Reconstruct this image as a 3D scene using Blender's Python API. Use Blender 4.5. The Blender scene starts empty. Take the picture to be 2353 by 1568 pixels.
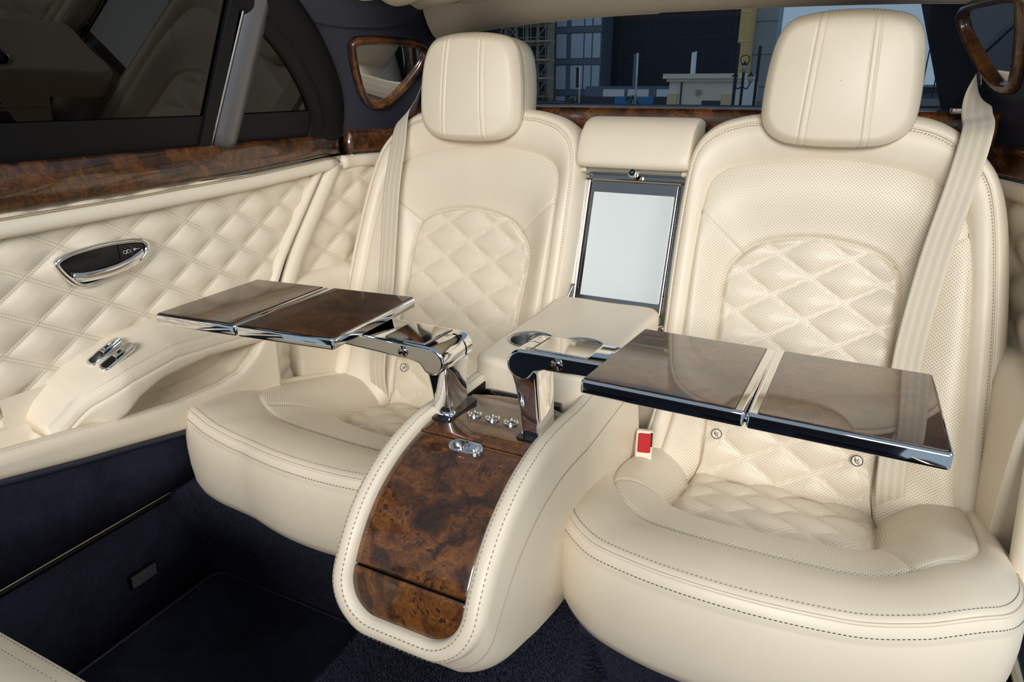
import bpy, bmesh, math, random
import numpy as np
from mathutils import Vector, Matrix

sc = bpy.context.scene
COL = sc.collection
R = math.radians

# ---------------------------------------------------------------- camera
cam_d = bpy.data.cameras.new('camera')
cam_d.sensor_width = 36.0
cam_d.lens = 23.944
cam_d.clip_start = 0.02
cam_d.clip_end = 600
cam = bpy.data.objects.new('camera', cam_d)
COL.objects.link(cam)
cam.location = (0.43, 0.0, 1.03)
cam.rotation_euler = (R(90 - 20.5), 0, R(26.25))
sc.camera = cam

# ---------------------------------------------------------------- world, lights, exposure
w = bpy.data.worlds.new('sky')
sc.world = w
w.use_nodes = True
wn, wl = w.node_tree.nodes, w.node_tree.links
wn.clear()
wo = wn.new('ShaderNodeOutputWorld')
bg = wn.new('ShaderNodeBackground')
tc = wn.new('ShaderNodeTexCoord')
sx = wn.new('ShaderNodeSeparateXYZ')
rp = wn.new('ShaderNodeValToRGB')
wl.new(tc.outputs['Generated'], sx.inputs[0])
wl.new(sx.outputs['Z'], rp.inputs[0])
rp.color_ramp.elements[0].position = 0.0
rp.color_ramp.elements[0].color = (0.52, 0.68, 0.82, 1)
rp.color_ramp.elements[1].position = 0.6
rp.color_ramp.elements[1].color = (0.42, 0.52, 0.62, 1)
wl.new(rp.outputs[0], bg.inputs[0])
bg.inputs[1].default_value = 0.46
wl.new(bg.outputs[0], wo.inputs[0])


def area(name, loc, target, size, size_y, power, color=(1, 1, 1), spread=180):
    d = bpy.data.lights.new(name, 'AREA')
    d.shape = 'RECTANGLE'
    d.size, d.size_y, d.energy, d.color = size, size_y, power, color
    d.spread = R(spread)
    o = bpy.data.objects.new(name, d)
    COL.objects.link(o)
    o.location = loc
    o.rotation_euler = (Vector(target) - Vector(loc)).to_track_quat('-Z', 'Y').to_euler()
    return o


# added soft area lights: frontal key and right-hand fill, through the roof left open
area('front_key_softbox', (2.2, -6.0, 3.3), (0.0, 1.2, 0.68), 3.6, 1.8, 430, (1.0, 0.965, 0.915))  # added softbox-like key far outside the car, not tied to the windscreen
area('right_fill_area', (2.0, 0.45, 2.05), (-0.75, 0.75, 0.62), 1.1, 0.9, 20, (1.0, 0.985, 0.96))  # added fill that brightens the quilted door, set higher than the door opening

sc.view_settings.view_transform = 'Standard'
sc.view_settings.look = 'None'
sc.view_settings.gamma = 1.0
sc.view_settings.use_curve_mapping = False
sc.view_settings.exposure = 0.11

# ---------------------------------------------------------------- helpers
ORG = {}


def tag(o, label=None, cat=None, group=None, kind=None):
    if label: o['label'] = label
    if cat: o['category'] = cat
    if group: o['group'] = group
    if kind: o['kind'] = kind
    return o


def thing(name, loc, label, cat, group=None, kind=None):
    o = bpy.data.objects.new(name, None)
    o.empty_display_size = 0.05
    COL.objects.link(o)
    o.location = loc
    ORG[o] = np.array(loc, float)
    return tag(o, label, cat, group, kind)


def mk(name, V, F, mat, parent=None, smooth=True, uvs=None, fix=False):
    V = np.array(V, float).reshape(-1, 3)
    if parent is not None:
        org = ORG[parent]
    else:
        org = np.array([V[:, 0].mean(), V[:, 1].mean(), V[:, 2].min()])
    me = bpy.data.meshes.new(name)
    me.from_pydata((V - org).tolist(), [], [tuple(int(i) for i in f) for f in F])
    me.update()
    if fix:
        b = bmesh.new(); b.from_mesh(me)
        bmesh.ops.recalc_face_normals(b, faces=b.faces)
        b.to_mesh(me); b.free()
    if smooth:
        me.polygons.foreach_set('use_smooth', [True] * len(me.polygons))
    if uvs:
        li = np.empty(len(me.loops), dtype=np.int32)
        me.loops.foreach_get('vertex_index', li)
        for k, arr in uvs.items():
            lay = me.uv_layers.new(name=k)
            lay.data.foreach_set('uv', np.array(arr, dtype=np.float32).reshape(-1, 2)[li].ravel())
    if mat is not None:
        me.materials.append(mat)
    o = bpy.data.objects.new(name, me)
    COL.objects.link(o)
    if parent is not None:
        o.parent = parent
        ORG[o] = org
    else:
        o.location = org
        ORG[o] = org
    return o


def gfaces(nu, nv, cu=False, cv=False, off=0):
    iu = np.arange(nu if cu else nu - 1)
    iv = np.arange(nv if cv else nv - 1)
    A, B = np.meshgrid(iu, iv, indexing='ij')
    A, B = A.ravel(), B.ravel()
    A2, B2 = (A + 1) % nu, (B + 1) % nv
    return np.stack([A * nv + B, A2 * nv + B, A2 * nv + B2, A * nv + B2], 1) + off


def surf(name, P, mat, parent=None, cu=False, cv=False, uvs=None, caps=False, smooth=True, fix=False):
    nu, nv = P.shape[:2]
    F = gfaces(nu, nv, cu, cv).tolist()
    if caps:
        F.append(list(range(nv)))
        F.append([(nu - 1) * nv + i for i in range(nv)][::-1])
    return mk(name, P.reshape(-1, 3), F, mat, parent, smooth, uvs, fix or caps)


def cr(pts, n=16, closed=False):
    """Catmull-Rom spline through the points, n samples per span."""
    p = np.array(pts, float)
    if closed:
        q = np.vstack([p[-1], p, p[0], p[1]])
    else:
        q = np.vstack([2 * p[0] - p[1], p, 2 * p[-1] - p[-2]])
    out = []
    t = np.linspace(0, 1, n, endpoint=False)[:, None]
    for i in range(1, len(q) - 2):
        a, b, c, d = q[i - 1], q[i], q[i + 1], q[i + 2]
        out.append(0.5 * ((2 * b) + (-a + c) * t + (2 * a - 5 * b + 4 * c - d) * t ** 2 + (-a + 3 * b - 3 * c + d) * t ** 3))
    out = np.vstack(out)
    if not closed:
        out = np.vstack([out, p[-1]])
    return out


def resample(p, n, closed=False):
    p = np.array(p, float)
    if closed:
        p = np.vstack([p, p[0]])
    L = np.r_[0, np.cumsum(np.linalg.norm(np.diff(p, axis=0), axis=1))]
    t = np.linspace(0, L[-1], n, endpoint=not closed)
    return np.stack([np.interp(t, L, p[:, k]) for k in range(p.shape[1])], 1)


def radloop(pts, c, th):
    """closed outline sampled at given angles about c -> (n,2)"""
    s = cr(pts, 40, True) - np.array(c)
    a = np.arctan2(s[:, 1], s[:, 0]); r = np.hypot(s[:, 0], s[:, 1])
    o = np.argsort(a); a, r = a[o], r[o]
    rr = np.interp(th, np.r_[a - 2 * math.pi, a, a + 2 * math.pi], np.r_[r, r, r])
    return np.stack([c[0] + rr * np.cos(th), c[1] + rr * np.sin(th)], 1)


def tangents(p, closed=False):
    if closed:
        t = np.roll(p, -1, 0) - np.roll(p, 1, 0)
    else:
        t = np.gradient(p, axis=0)
    return t / np.maximum(np.linalg.norm(t, axis=1, keepdims=True), 1e-9)


def unit(v):
    v = np.array(v, float)
    return v / np.maximum(np.linalg.norm(v, axis=-1, keepdims=True), 1e-9)


def sweep(name, path, prof, up, mat, parent=None, closed=False, caps=True, uvs=None):
    """prof: (m,2) closed section in (side, up); up: (n,3) or vector"""
    path = np.array(path, float)
    T = tangents(path, closed)
    U = np.broadcast_to(np.array(up, float), path.shape)
    S = unit(np.cross(T, U)); U = unit(np.cross(S, T))
    prof = np.array(prof, float)
    P = path[:, None] + S[:, None] * prof[None, :, :1] + U[:, None] * prof[None, :, 1:2]
    return surf(name, P, mat, parent, cu=closed, cv=True, caps=caps and not closed)


def circ(r, n=10, rx=None):
    a = np.linspace(0, 2 * math.pi, n, endpoint=False)
    return np.stack([(rx or r) * np.cos(a), r * np.sin(a)], 1)


def tube(name, path, r, mat, parent=None, n=8, closed=False, up=(0.13, 0.21, 0.97)):
    return sweep(name, path, circ(r, n), up, mat, parent, closed)


def rrect(x0, x1, y0, y1, r, n=5):
    out = []
    for cx, cy, a0 in ((x1 - r, y1 - r, 0), (x0 + r, y1 - r, 90), (x0 + r, y0 + r, 180), (x1 - r, y0 + r, 270)):
        for k in range(n + 1):
            a = R(a0 + 90 * k / n)
            out.append((cx + r * math.cos(a), cy + r * math.sin(a)))
    return np.array(out)


def inset2(p, d):
    e = np.roll(p, -1, 0) - p
    n = np.stack([e[:, 1], -e[:, 0]], 1)
    n /= np.maximum(np.linalg.norm(n, axis=1, keepdims=True), 1e-9)
    nn = n + np.roll(n, 1, 0)
    nn /= np.maximum(np.linalg.norm(nn, axis=1, keepdims=True), 1e-9)
    area2 = np.sum(p[:, 0] * np.roll(p[:, 1], -1) - p[:, 1] * np.roll(p[:, 0], -1))
    return p - nn * d * (1 if area2 > 0 else -1)


class Fr:
    """frame: 2-D outline + height to the world"""
    def __init__(s, o, ex, ey, en=None):
        s.o = np.array(o, float); s.ex = unit(ex); s.ey = unit(ey)
        s.en = unit(np.cross(s.ex, s.ey)) if en is None else unit(en)
    def __call__(s, x, y, h=0.0):
        x, y, h = np.broadcast_arrays(np.array(x, float), np.array(y, float), np.array(h, float))
        return s.o + x[..., None] * s.ex + y[..., None] * s.ey + h[..., None] * s.en


def plate_vf(pts, fr, z0, z1, bev=0.001, nb=3, bot=True):
    pts = np.array(pts, float)
    loops = []
    if bot:
        for k in range(nb + 1):
            a = math.pi / 2 * k / nb
            loops.append(fr(*inset2(pts, bev * (1 - math.sin(a))).T, z0 + bev * (1 - math.cos(a))))
    else:
        loops.append(fr(*pts.T, z0))
    for k in range(nb + 1):
        a = math.pi / 2 * k / nb
        loops.append(fr(*inset2(pts, bev * (1 - math.cos(a))).T, z1 - bev * (1 - math.sin(a))))
    P = np.array(loops)
    m, n = P.shape[:2]
    F = gfaces(m, n, False, True).tolist() + [list(range(n))[::-1], [(m - 1) * n + i for i in range(n)]]
    return P.reshape(-1, 3), F


def plate(name, pts, fr, z0, z1, mat, parent=None, bev=0.001, nb=3, smooth=False):
    V, F = plate_vf(pts, fr, z0, z1, bev, nb)
    o = mk(name, V, F, mat, parent, smooth, fix=True)
    if smooth:
        o.data.polygons[-1].use_smooth = False
        o.data.polygons[-2].use_smooth = False
    return o


WORLD = Fr((0, 0, 0), (1, 0, 0), (0, 1, 0))


def box(name, x0, x1, y0, y1, z0, z1, mat, parent=None, r=0.004, bev=0.002):
    return plate(name, rrect(x0, x1, y0, y1, r, 3), WORLD, z0, z1, mat, parent, bev, 2, smooth=False)


def join_vf(parts):
    V, F, n = [], [], 0
    for v, f in parts:
        v = np.array(v).reshape(-1, 3)
        V.append(v); F += [[int(i) + n for i in q] for q in f]
        n += len(v)
    return np.vstack(V), F


def stitch(name, path, nrm, mat, parent, pitch=0.0062, ln=0.0042, wd=0.0011, lift=0.0004, closed=False, slant=0.0):
    """row of separate thread stitches lying along a seam"""
    path = np.array(path, float)
    q = np.vstack([path, path[:1]]) if closed else path
    nr = np.broadcast_to(np.array(nrm, float), path.shape)
    nr = np.vstack([nr, nr[:1]]) if closed else nr
    L = np.r_[0, np.cumsum(np.linalg.norm(np.diff(q, axis=0), axis=1))]
    m = max(2, int(L[-1] / pitch))
    t = (np.arange(m) + 0.5) * L[-1] / m
    C = np.stack([np.interp(t, L, q[:, k]) for k in range(3)], 1)
    N = unit(np.stack([np.interp(t, L, nr[:, k]) for k in range(3)], 1))
    T = unit(np.stack([np.interp(t + 1e-3, L, q[:, k]) - np.interp(t - 1e-3, L, q[:, k]) for k in range(3)], 1))
    S = unit(np.cross(T, N)); N = unit(np.cross(S, T))
    T2 = unit(T + S * slant); S2 = unit(np.cross(T2, N))
    C = C + N * lift
    vs = []
    for a, b, h in ((-1, 0, -.4), (-.6, -1, 0), (-.6, 1, 0), (0, 0, .9), (.6, -1, 0), (.6, 1, 0), (1, 0, -.4)):
        vs.append(C + T2 * (a * ln / 2) + S2 * (b * wd / 2) + N * (h * wd / 2))
    V = np.stack(vs, 1).reshape(-1, 3)
    base = np.array([(0, 1, 3), (0, 3, 2), (1, 4, 3), (2, 3, 5), (4, 6, 3), (5, 3, 6)])
    F = (base[None] + 7 * np.arange(m)[:, None, None]).reshape(-1, 3)
    o = mk(name, V, F, mat, parent, True)
    o['kind'] = 'stuff'
    return o


def smoothstep(x):
    x = np.clip(x, 0, 1)
    return x * x * (3 - 2 * x)


def quilt(a, t, a0, t0, va, vt, A, wdt=0.012, band=0.003):
    p = ((a - a0) / va - (t - t0) / vt) / 2
    q = ((a - a0) / va + (t - t0) / vt) / 2
    sp = 2 * va * vt / math.hypot(va, vt)
    dp = np.maximum(np.abs(p - np.round(p)) * sp - band, 0)
    dq = np.maximum(np.abs(q - np.round(q)) * sp - band, 0)
    h = A * (1 - np.exp(-dp / wdt)) * (1 - np.exp(-dq / wdt))
    return h, np.stack([p, q], -1), sp


def seg_dist(a, t, p0, p1):
    d = np.array(p1) - np.array(p0)
    L2 = d @ d
    u = np.clip(((a - p0[0]) * d[0] + (t - p0[1]) * d[1]) / L2, 0, 1)
    return np.hypot(a - p0[0] - u * d[0], t - p0[1] - u * d[1])


def boolcut(o, cutters):
    for c in cutters:
        m = o.modifiers.new('cut', 'BOOLEAN')
        m.operation = 'DIFFERENCE'; m.object = c; m.solver = 'EXACT'
    dg = bpy.context.evaluated_depsgraph_get()
    dg.update()
    me = bpy.data.meshes.new_from_object(o.evaluated_get(dg))
    o.modifiers.clear()
    old = o.data; o.data = me; bpy.data.meshes.remove(old)
    for c in cutters:
        d = c.data; bpy.data.objects.remove(c); bpy.data.meshes.remove(d)


# ---------------------------------------------------------------- materials
class NT:
    def __init__(s, name):
        s.m = bpy.data.materials.new(name); s.m.use_nodes = True
        s.t = s.m.node_tree; s.t.nodes.clear()
        s.out = s.t.nodes.new('ShaderNodeOutputMaterial')
    def n(s, typ, inp=None, **kw):
        nd = s.t.nodes.new('ShaderNode' + typ)
        for k, v in kw.items(): setattr(nd, k, v)
        for k, v in (inp or {}).items(): s.set(nd.inputs[k], v)
        return nd
    def set(s, sock, v):
        if isinstance(v, bpy.types.NodeSocket): s.t.links.new(v, sock)
        elif isinstance(v, bpy.types.Node): s.t.links.new(v.outputs[0], sock)
        else: sock.default_value = v
    def m_(s, op, a, b=0.0, c=0.0):
        nd = s.n('Math', operation=op)
        s.set(nd.inputs[0], a); s.set(nd.inputs[1], b); s.set(nd.inputs[2], c)
        return nd.outputs[0]
    def mix(s, f, a, b):
        nd = s.n('Mix', data_type='RGBA')
        s.set(nd.inputs[0], f); s.set(nd.inputs[6], a); s.set(nd.inputs[7], b)
        return nd.outputs[2]
    def ramp(s, f, els):
        nd = s.n('ValToRGB'); s.set(nd.inputs[0], f)
        cr_ = nd.color_ramp
        while len(cr_.elements) < len(els): cr_.elements.new(0.5)
        for e, (p, c) in zip(cr_.elements, els):
            e.position = p; e.color = tuple(c) + (1,)
        return nd.outputs[0]
    def done(s, col, rough=0.5, metal=0.0, nrm=None, **kw):
        p = s.n('BsdfPrincipled')
        s.set(p.inputs['Base Color'], col if not isinstance(col, tuple) else col + (1,))
        s.set(p.inputs['Roughness'], rough); s.set(p.inputs['Metallic'], metal)
        for k, v in kw.items(): s.set(p.inputs[k], v)
        if nrm is not None: s.set(p.inputs['Normal'], nrm)
        s.t.links.new(p.outputs[0], s.out.inputs[0])
        return s.m
    def bump(s, h, strength=0.2, dist=0.001, nrm=None):
        nd = s.n('Bump', {'Height': h, 'Strength': strength, 'Distance': dist})
        if nrm is not None: s.set(nd.inputs['Normal'], nrm)
        return nd.outputs[0]


def plain(name, col, rough=0.5, metal=0.0, **kw):
    return NT(name).done(col, rough, metal, **kw)


def leather(name, col, perf=False, q=None, rough=0.42, dot=0.30, tone=(0.93, 1.05), sc_=700.0, thread=None):
    s = NT(name)
    tc = s.n('TexCoord')
    big = s.n('TexNoise', {'Vector': tc.outputs['Object'], 'Scale': 9.0, 'Detail': 3.0})
    c = s.mix(big.outputs[0], tuple(x * tone[0] for x in col) + (1,), tuple(min(1, x * tone[1]) for x in col) + (1,))
    grain = s.n('TexVoronoi', {'Vector': tc.outputs['Object'], 'Scale': sc_, 'Randomness': 1.0})
    h = s.m_('MULTIPLY', grain.outputs['Distance'], 0.35)
    nrm = s.bump(h, 0.10, 0.0006)
    if perf:
        uv = s.n('UVMap', uv_map='uv')
        v = s.n('TexVoronoi', {'Vector': uv.outputs[0], 'Scale': 1 / 0.0044, 'Randomness': 0.0}, voronoi_dimensions='2D')
        m = s.m_('LESS_THAN', v.outputs['Distance'], 0.17)
        c = s.mix(m, c, tuple(x * dot for x in col) + (1,))
        nrm = s.bump(s.m_('SUBTRACT', 1.0, s.m_('MULTIPLY', m, 1.0)), 0.5, 0.0006, nrm)
    if q:
        uv2 = s.n('UVMap', uv_map='pq')
        sep = s.n('SeparateXYZ', {0: uv2.outputs[0]})
        masks = []
        for i, j in ((0, 1), (1, 0)):
            p = sep.outputs[i]; r = sep.outputs[j]
            d = s.m_('MULTIPLY', s.m_('ABSOLUTE', s.m_('SUBTRACT', s.m_('FRACT', s.m_('ADD', p, 0.5)), 0.5)), q)
            row = s.m_('LESS_THAN', s.m_('ABSOLUTE', s.m_('SUBTRACT', d, 0.0028)), 0.0009)
            dash = s.m_('LESS_THAN', s.m_('FRACT', s.m_('MULTIPLY', r, 15.0)), 0.62)
            masks.append(s.m_('MULTIPLY', row, dash))
        m = s.m_('MAXIMUM', masks[0], masks[1])
        c = s.mix(m, c, thread or tuple(min(1, x * 1.12) for x in col) + (1,))
        nrm = s.bump(m, 0.7, 0.0012, nrm)
    return s.done(c, rough, 0.0, nrm, **{'Specular IOR Level': 0.45})


CREAM = (0.80, 0.71, 0.568)
M = {}
M['leather'] = leather('cream_leather', CREAM)
M['perf'] = leather('perforated_cream_leather', CREAM, perf=True)
SPB = 2 * .065 * .042 / math.hypot(.065, .042)
SPD = 2 * .063 * .039 / math.hypot(.063, .039)
SPC = 2 * .07 * .052 / math.hypot(.07, .052)
M['quilt_back'] = leather('quilted_perforated_leather', CREAM, perf=True, q=SPB)
M['quilt_cushion'] = leather('quilted_cushion_leather', CREAM, perf=True, q=SPC, dot=0.45)
M['quilt_door'] = leather('quilted_door_leather', CREAM, q=SPD, thread=(0.56, 0.49, 0.38, 1))
M['thread'] = plain('cream_thread', (0.66, 0.60, 0.48), 0.6)
M['thread_dark'] = plain('navy_thread', (0.035, 0.045, 0.07), 0.6)
M['seam_line'] = plain('leather_seam', (0.40, 0.33, 0.24), 0.6)
M['pile'] = plain('navy_carpet_pile', (0.034, 0.037, 0.068), 0.9, **{'Specular IOR Level': 0.1, 'Sheen Weight': 0.15})
M['thread_tan'] = plain('tan_thread', (0.33, 0.27, 0.19), 0.6)
M['navy'] = leather('navy_leather', (0.030, 0.031, 0.050), rough=0.55, sc_=500)
M['black'] = plain('black_rubber', (0.0035, 0.0035, 0.0045), 0.5, **{'Specular IOR Level': 0.22})
M['black_gloss'] = plain('black_gloss_plastic', (0.006, 0.006, 0.008), 0.12)
M['grey_satin'] = plain('grey_satin_metal', (0.16, 0.16, 0.17), 0.38, 0.6)
M['chrome'] = plain('polished_chrome', (0.86, 0.86, 0.87), 0.045, 1.0)
M['dark_chrome'] = plain('smoked_chrome', (0.42, 0.40, 0.38), 0.09, 1.0)
M['satin'] = plain('satin_nickel', (0.62, 0.60, 0.57), 0.25, 1.0)
M['steel'] = plain('brushed_steel_cup', (0.55, 0.55, 0.56), 0.2, 1.0)
M['sill_metal'] = plain('pale_gold_strip', (0.85, 0.74, 0.55), 0.38, 1.0)
M['mesh'] = plain('grey_mesh', (0.16, 0.165, 0.18), 0.45, 0.4)
M['mirror'] = plain('mirror_glass', (0.88, 0.89, 0.90), 0.005, 1.0)
M['red'] = plain('red_plastic', (0.42, 0.006, 0.008), 0.5, **{'Specular IOR Level': 0.2})
M['ivory_plastic'] = plain('ivory_plastic', (0.70, 0.63, 0.50), 0.35)
M['print_white'] = plain('white_print', (0.75, 0.75, 0.75), 0.5)
M['bin'] = plain('ivory_bin_lining', (0.50, 0.47, 0.39), 0.5)


def wood_mat(name, scale=1.0, bright=1.0):
    s = NT(name)
    tc = s.n('TexCoord')
    mp = s.n('Mapping', {'Vector': tc.outputs['Object'], 'Scale': (scale, scale, scale)})
    n1 = s.n('TexNoise', {'Vector': mp, 'Scale': 8.0, 'Detail': 4.0, 'Roughness': 0.6})
    vadd = s.n('VectorMath', {0: n1.outputs['Color'], 1: (0.5, 0.5, 0.5)}, operation='SUBTRACT')
    vsc = s.n('VectorMath', {0: vadd.outputs[0]}, operation='SCALE'); vsc.inputs['Scale'].default_value = 0.16
    wv = s.n('VectorMath', {0: mp.outputs[0], 1: vsc.outputs[0]}, operation='ADD')
    n2 = s.n('TexNoise', {'Vector': wv.outputs[0], 'Scale': 15.0, 'Detail': 8.0, 'Roughness': 0.62, 'Distortion': 1.2})
    b = bright
    base = s.ramp(n2.outputs[0], [(0.30, (.012 * b, .0042 * b, .0015 * b)), (0.43, (.050 * b, .016 * b, .004 * b)),
                                  (0.54, (.125 * b, .041 * b, .008 * b)), (0.74, (.235 * b, .088 * b, .017 * b))])
    n3 = s.n('TexNoise', {'Vector': mp, 'Scale': 13.0, 'Detail': 2.0})
    clus = s.ramp(n3.outputs[0], [(0.50, (0, 0, 0)), (0.58, (1, 1, 1))])
    v = s.n('TexVoronoi', {'Vector': wv.outputs[0], 'Scale': 105.0, 'Randomness': 1.0})
    eye = s.m_('MULTIPLY', s.m_('LESS_THAN', v.outputs['Distance'], 0.30), clus)
    c = s.mix(s.m_('MULTIPLY', eye, 0.78), base, (0.012 * b, 0.004 * b, 0.0015 * b, 1))
    n4 = s.n('TexNoise', {'Vector': wv.outputs[0], 'Scale': 190.0, 'Detail': 4.0})
    fine = s.ramp(n4.outputs[0], [(0.3, (0.55, 0.55, 0.55)), (0.7, (1.25, 1.25, 1.25))])
    mm = s.n('Mix', data_type='RGBA', blend_type='MULTIPLY'); mm.inputs[0].default_value = 1.0
    s.set(mm.inputs[6], c); s.set(mm.inputs[7], fine)
    return s.done(mm.outputs[2], 0.32, 0.0, **{'Coat Weight': 1.0, 'Coat Roughness': 0.015, 'Coat IOR': 1.5})


M['wood'] = wood_mat('burr_walnut_veneer')
M['wood_rail'] = wood_mat('burr_walnut_rail_veneer', 1.0, 0.72)
M['wood_dark'] = wood_mat('burr_walnut_table_veneer', 0.8, 0.75)


def carpet_mat():
    s = NT('navy_carpet')
    tc = s.n('TexCoord')
    n1 = s.n('TexNoise', {'Vector': tc.outputs['Object'], 'Scale': 420.0, 'Detail': 6.0, 'Roughness': 0.75})
    n2 = s.n('TexNoise', {'Vector': tc.outputs['Object'], 'Scale': 11.0, 'Detail': 4.0, 'Distortion': 0.6})
    pile = s.ramp(n1.outputs[0], [(0.34, (.0022, .0026, .007)), (0.66, (.042, .046, .086))])
    lay = s.ramp(n2.outputs[0], [(0.36, (.35, .35, .35)), (0.64, (1.15, 1.15, 1.15))])
    mm = s.n('Mix', data_type='RGBA', blend_type='MULTIPLY'); mm.inputs[0].default_value = 1.0
    s.set(mm.inputs[6], pile); s.set(mm.inputs[7], lay)
    c2 = mm.outputs[2]
    nrm = s.bump(s.m_('ADD', n1.outputs[0], s.m_('MULTIPLY', n2.outputs[0], 0.5)), 1.0, 0.006)
    return s.done(c2, 0.95, 0.0, nrm, **{'Sheen Weight': 0.12, 'Sheen Roughness': 0.5, 'Sheen Tint': (.5, .55, .8, 1), 'Specular IOR Level': 0.05})


M['carpet'] = carpet_mat()


def belt_mat():
    s = NT('cream_webbing')
    uv = s.n('UVMap', uv_map='uv')
    sep = s.n('SeparateXYZ', {0: uv.outputs[0]})
    weave = s.m_('SINE', s.m_('MULTIPLY', sep.outputs[1], 2 * math.pi * 620))
    band = s.m_('SINE', s.m_('MULTIPLY', sep.outputs[0], 2 * math.pi * 3.5))
    st = s.m_('GREATER_THAN', band, 0.1)
    c = s.mix(st, (0.60, 0.53, 0.41, 1), (0.67, 0.60, 0.48, 1))
    nrm = s.bump(weave, 0.35, 0.0006)
    return s.done(c, 0.38, 0.0, nrm, **{'Sheen Weight': 0.3})


M['belt'] = belt_mat()


def glass_mat(name, tint, gl=1.0):
    """thin pane: tinted see-through with a mirror-like sheen that grows at grazing angles"""
    s = NT(name)
    lw = s.n('LayerWeight', {'Blend': 0.5})
    f5 = s.m_('POWER', lw.outputs['Facing'], 5.0)
    fr = s.n('Math', {0: f5, 1: 0.95, 2: 0.04}, operation='MULTIPLY_ADD')
    tr = s.n('BsdfTransparent', {'Color': tint + (1,)})
    g = s.n('BsdfGlossy', {'Color': (gl, gl, gl, 1), 'Roughness': 0.0})
    mx = s.n('MixShader', {0: fr.outputs[0], 1: tr.outputs[0], 2: g.outputs[0]})
    s.t.links.new(mx.outputs[0], s.out.inputs[0])
    return s.m


M['rear_glass'] = glass_mat('tinted_rear_glass', (0.92, 0.96, 1.0))
M['privacy_glass'] = glass_mat('dark_privacy_glass', (0.006, 0.006, 0.010))
M['frosted'] = plain('frosted_glass', (0.70, 0.76, 0.77), 0.22, **{'Coat Weight': 1.0, 'Coat Roughness': 0.06})

# ================================================================ the setting
def itp(x, pts):
    pts = np.array(pts, float)
    return np.interp(x, pts[:, 0], pts[:, 1])


def sect(name, ys, secfn, mat, parent, sg, caps=True, uvs=None):
    """loft of closed sections (m, z) standing at stations y; m = distance from the car's centre line"""
    P = []
    for y in ys:
        s = np.array(secfn(y), float)
        P.append(np.stack([sg * s[:, 0], np.full(len(s), y), s[:, 1]], 1))
    return surf(name, np.array(P), mat, parent, cv=True, caps=caps)


def rnd(sec, n=4):
    """soften a closed polygon section by corner cutting"""
    p = np.array(sec, float)
    for _ in range(2):
        q = np.roll(p, -1, 0)
        p = np.stack([p * .75 + q * .25, p * .25 + q * .75], 1).reshape(-1, 2)
    return p


floor = thing('floor', (0, .6, -.02), 'dark navy carpeted floor with a raised centre tunnel', 'floor', kind='structure')
plate('carpet', rrect(-.79, .79, -.6, 1.7, .01), WORLD, -.03, 0.0, M['carpet'], floor)
mat_fr = Fr((0, 0, 0), (1, 0, 0), (0, 1, 0))
plate('floor_mat', rrect(-.715, -.21, .0, .832, .03), mat_fr, 0.0, .014, M['carpet'], floor, bev=.006)
tube('mat_binding', np.c_[rrect(-.716, -.209, .0, .833, .03), np.full(24, .010)], .005, M['navy'], floor, n=6, closed=True)
plate('floor_mat', rrect(.21, .715, .0, .80, .03), mat_fr, 0.0, .014, M['carpet'], floor, bev=.006)
# centre tunnel: rounded hump along the car
ys = np.linspace(-.6, 1.25, 40)
xs = np.linspace(-1, 1, 41)
Pt = np.zeros((40, 41, 3))
for i, y in enumerate(ys):
    top = .205 + .02 * smoothstep((y - .5) / .5)
    Pt[i, :, 0] = xs * .235
    Pt[i, :, 1] = y
    Pt[i, :, 2] = top * (1 - smoothstep((np.abs(xs) - .70) / .30)) + .002 * np.sin(9 * xs + 7 * y)
surf('tunnel_carpet', Pt, M['carpet'], floor)
# carpeted riser under the two seats
RISER = {}
for sg in (-1, 1):
    yk = np.array([(.842, .0), (.840, .03), (.828, .12), (.815, .20), (.815, .262), (.95, .262)])
    yk = cr(yk, 8)
    xk = np.linspace(.15, .76, 30)
    P = np.zeros((len(yk), 30, 3))
    P[:, :, 0] = sg * xk[None]
    P[:, :, 1] = yk[:, None, 0] - .035 * smoothstep((xk - .68) / .08)[None] * np.clip(yk[:, None, 1] / .12, 0, 1)
    P[:, :, 2] = yk[:, None, 1]
    surf('seat_riser_carpet', P, M['carpet'], floor)
    RISER[sg] = P[:33]

def carpet_pile(P, n, seed, parent, hgt=.0055):
    """short tufts standing on a carpeted surface given as a grid"""
    rg = np.random.default_rng(seed)
    nu_, nv_ = P.shape[:2]
    u = rg.random(n) * (nu_ - 1.001); v = rg.random(n) * (nv_ - 1.001)
    i, j = u.astype(int), v.astype(int); fu, fv = (u - i)[:, None], (v - j)[:, None]
    A_, B_, C_, D_ = P[i, j], P[i + 1, j], P[i, j + 1], P[i + 1, j + 1]
    pos = A_ * (1 - fu) * (1 - fv) + B_ * fu * (1 - fv) + C_ * (1 - fu) * fv + D_ * fu * fv
    nr = unit(np.cross(B_ - A_, C_ - A_))
    nr = nr * np.where(nr @ np.array([0, -.6, .8]) < 0, -1, 1)[:, None]
    tip = pos + (nr + .55 * rg.normal(size=(n, 3))) * (hgt * rg.uniform(.6, 1.1, n))[:, None]
    sd = unit(np.cross(nr, rg.normal(size=(n, 3)))) * .0007
    V = np.stack([pos - sd, pos + sd, tip], 1).reshape(-1, 3)
    o = mk('carpet_pile', V, np.arange(3 * n).reshape(-1, 3), M['pile'], parent, False)
    o['kind'] = 'stuff'
    return o


carpet_pile(Pt[19:34], 70000, 1, floor)
carpet_pile(RISER[-1], 36000, 2, floor)
carpet_pile(RISER[1], 36000, 3, floor)

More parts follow.
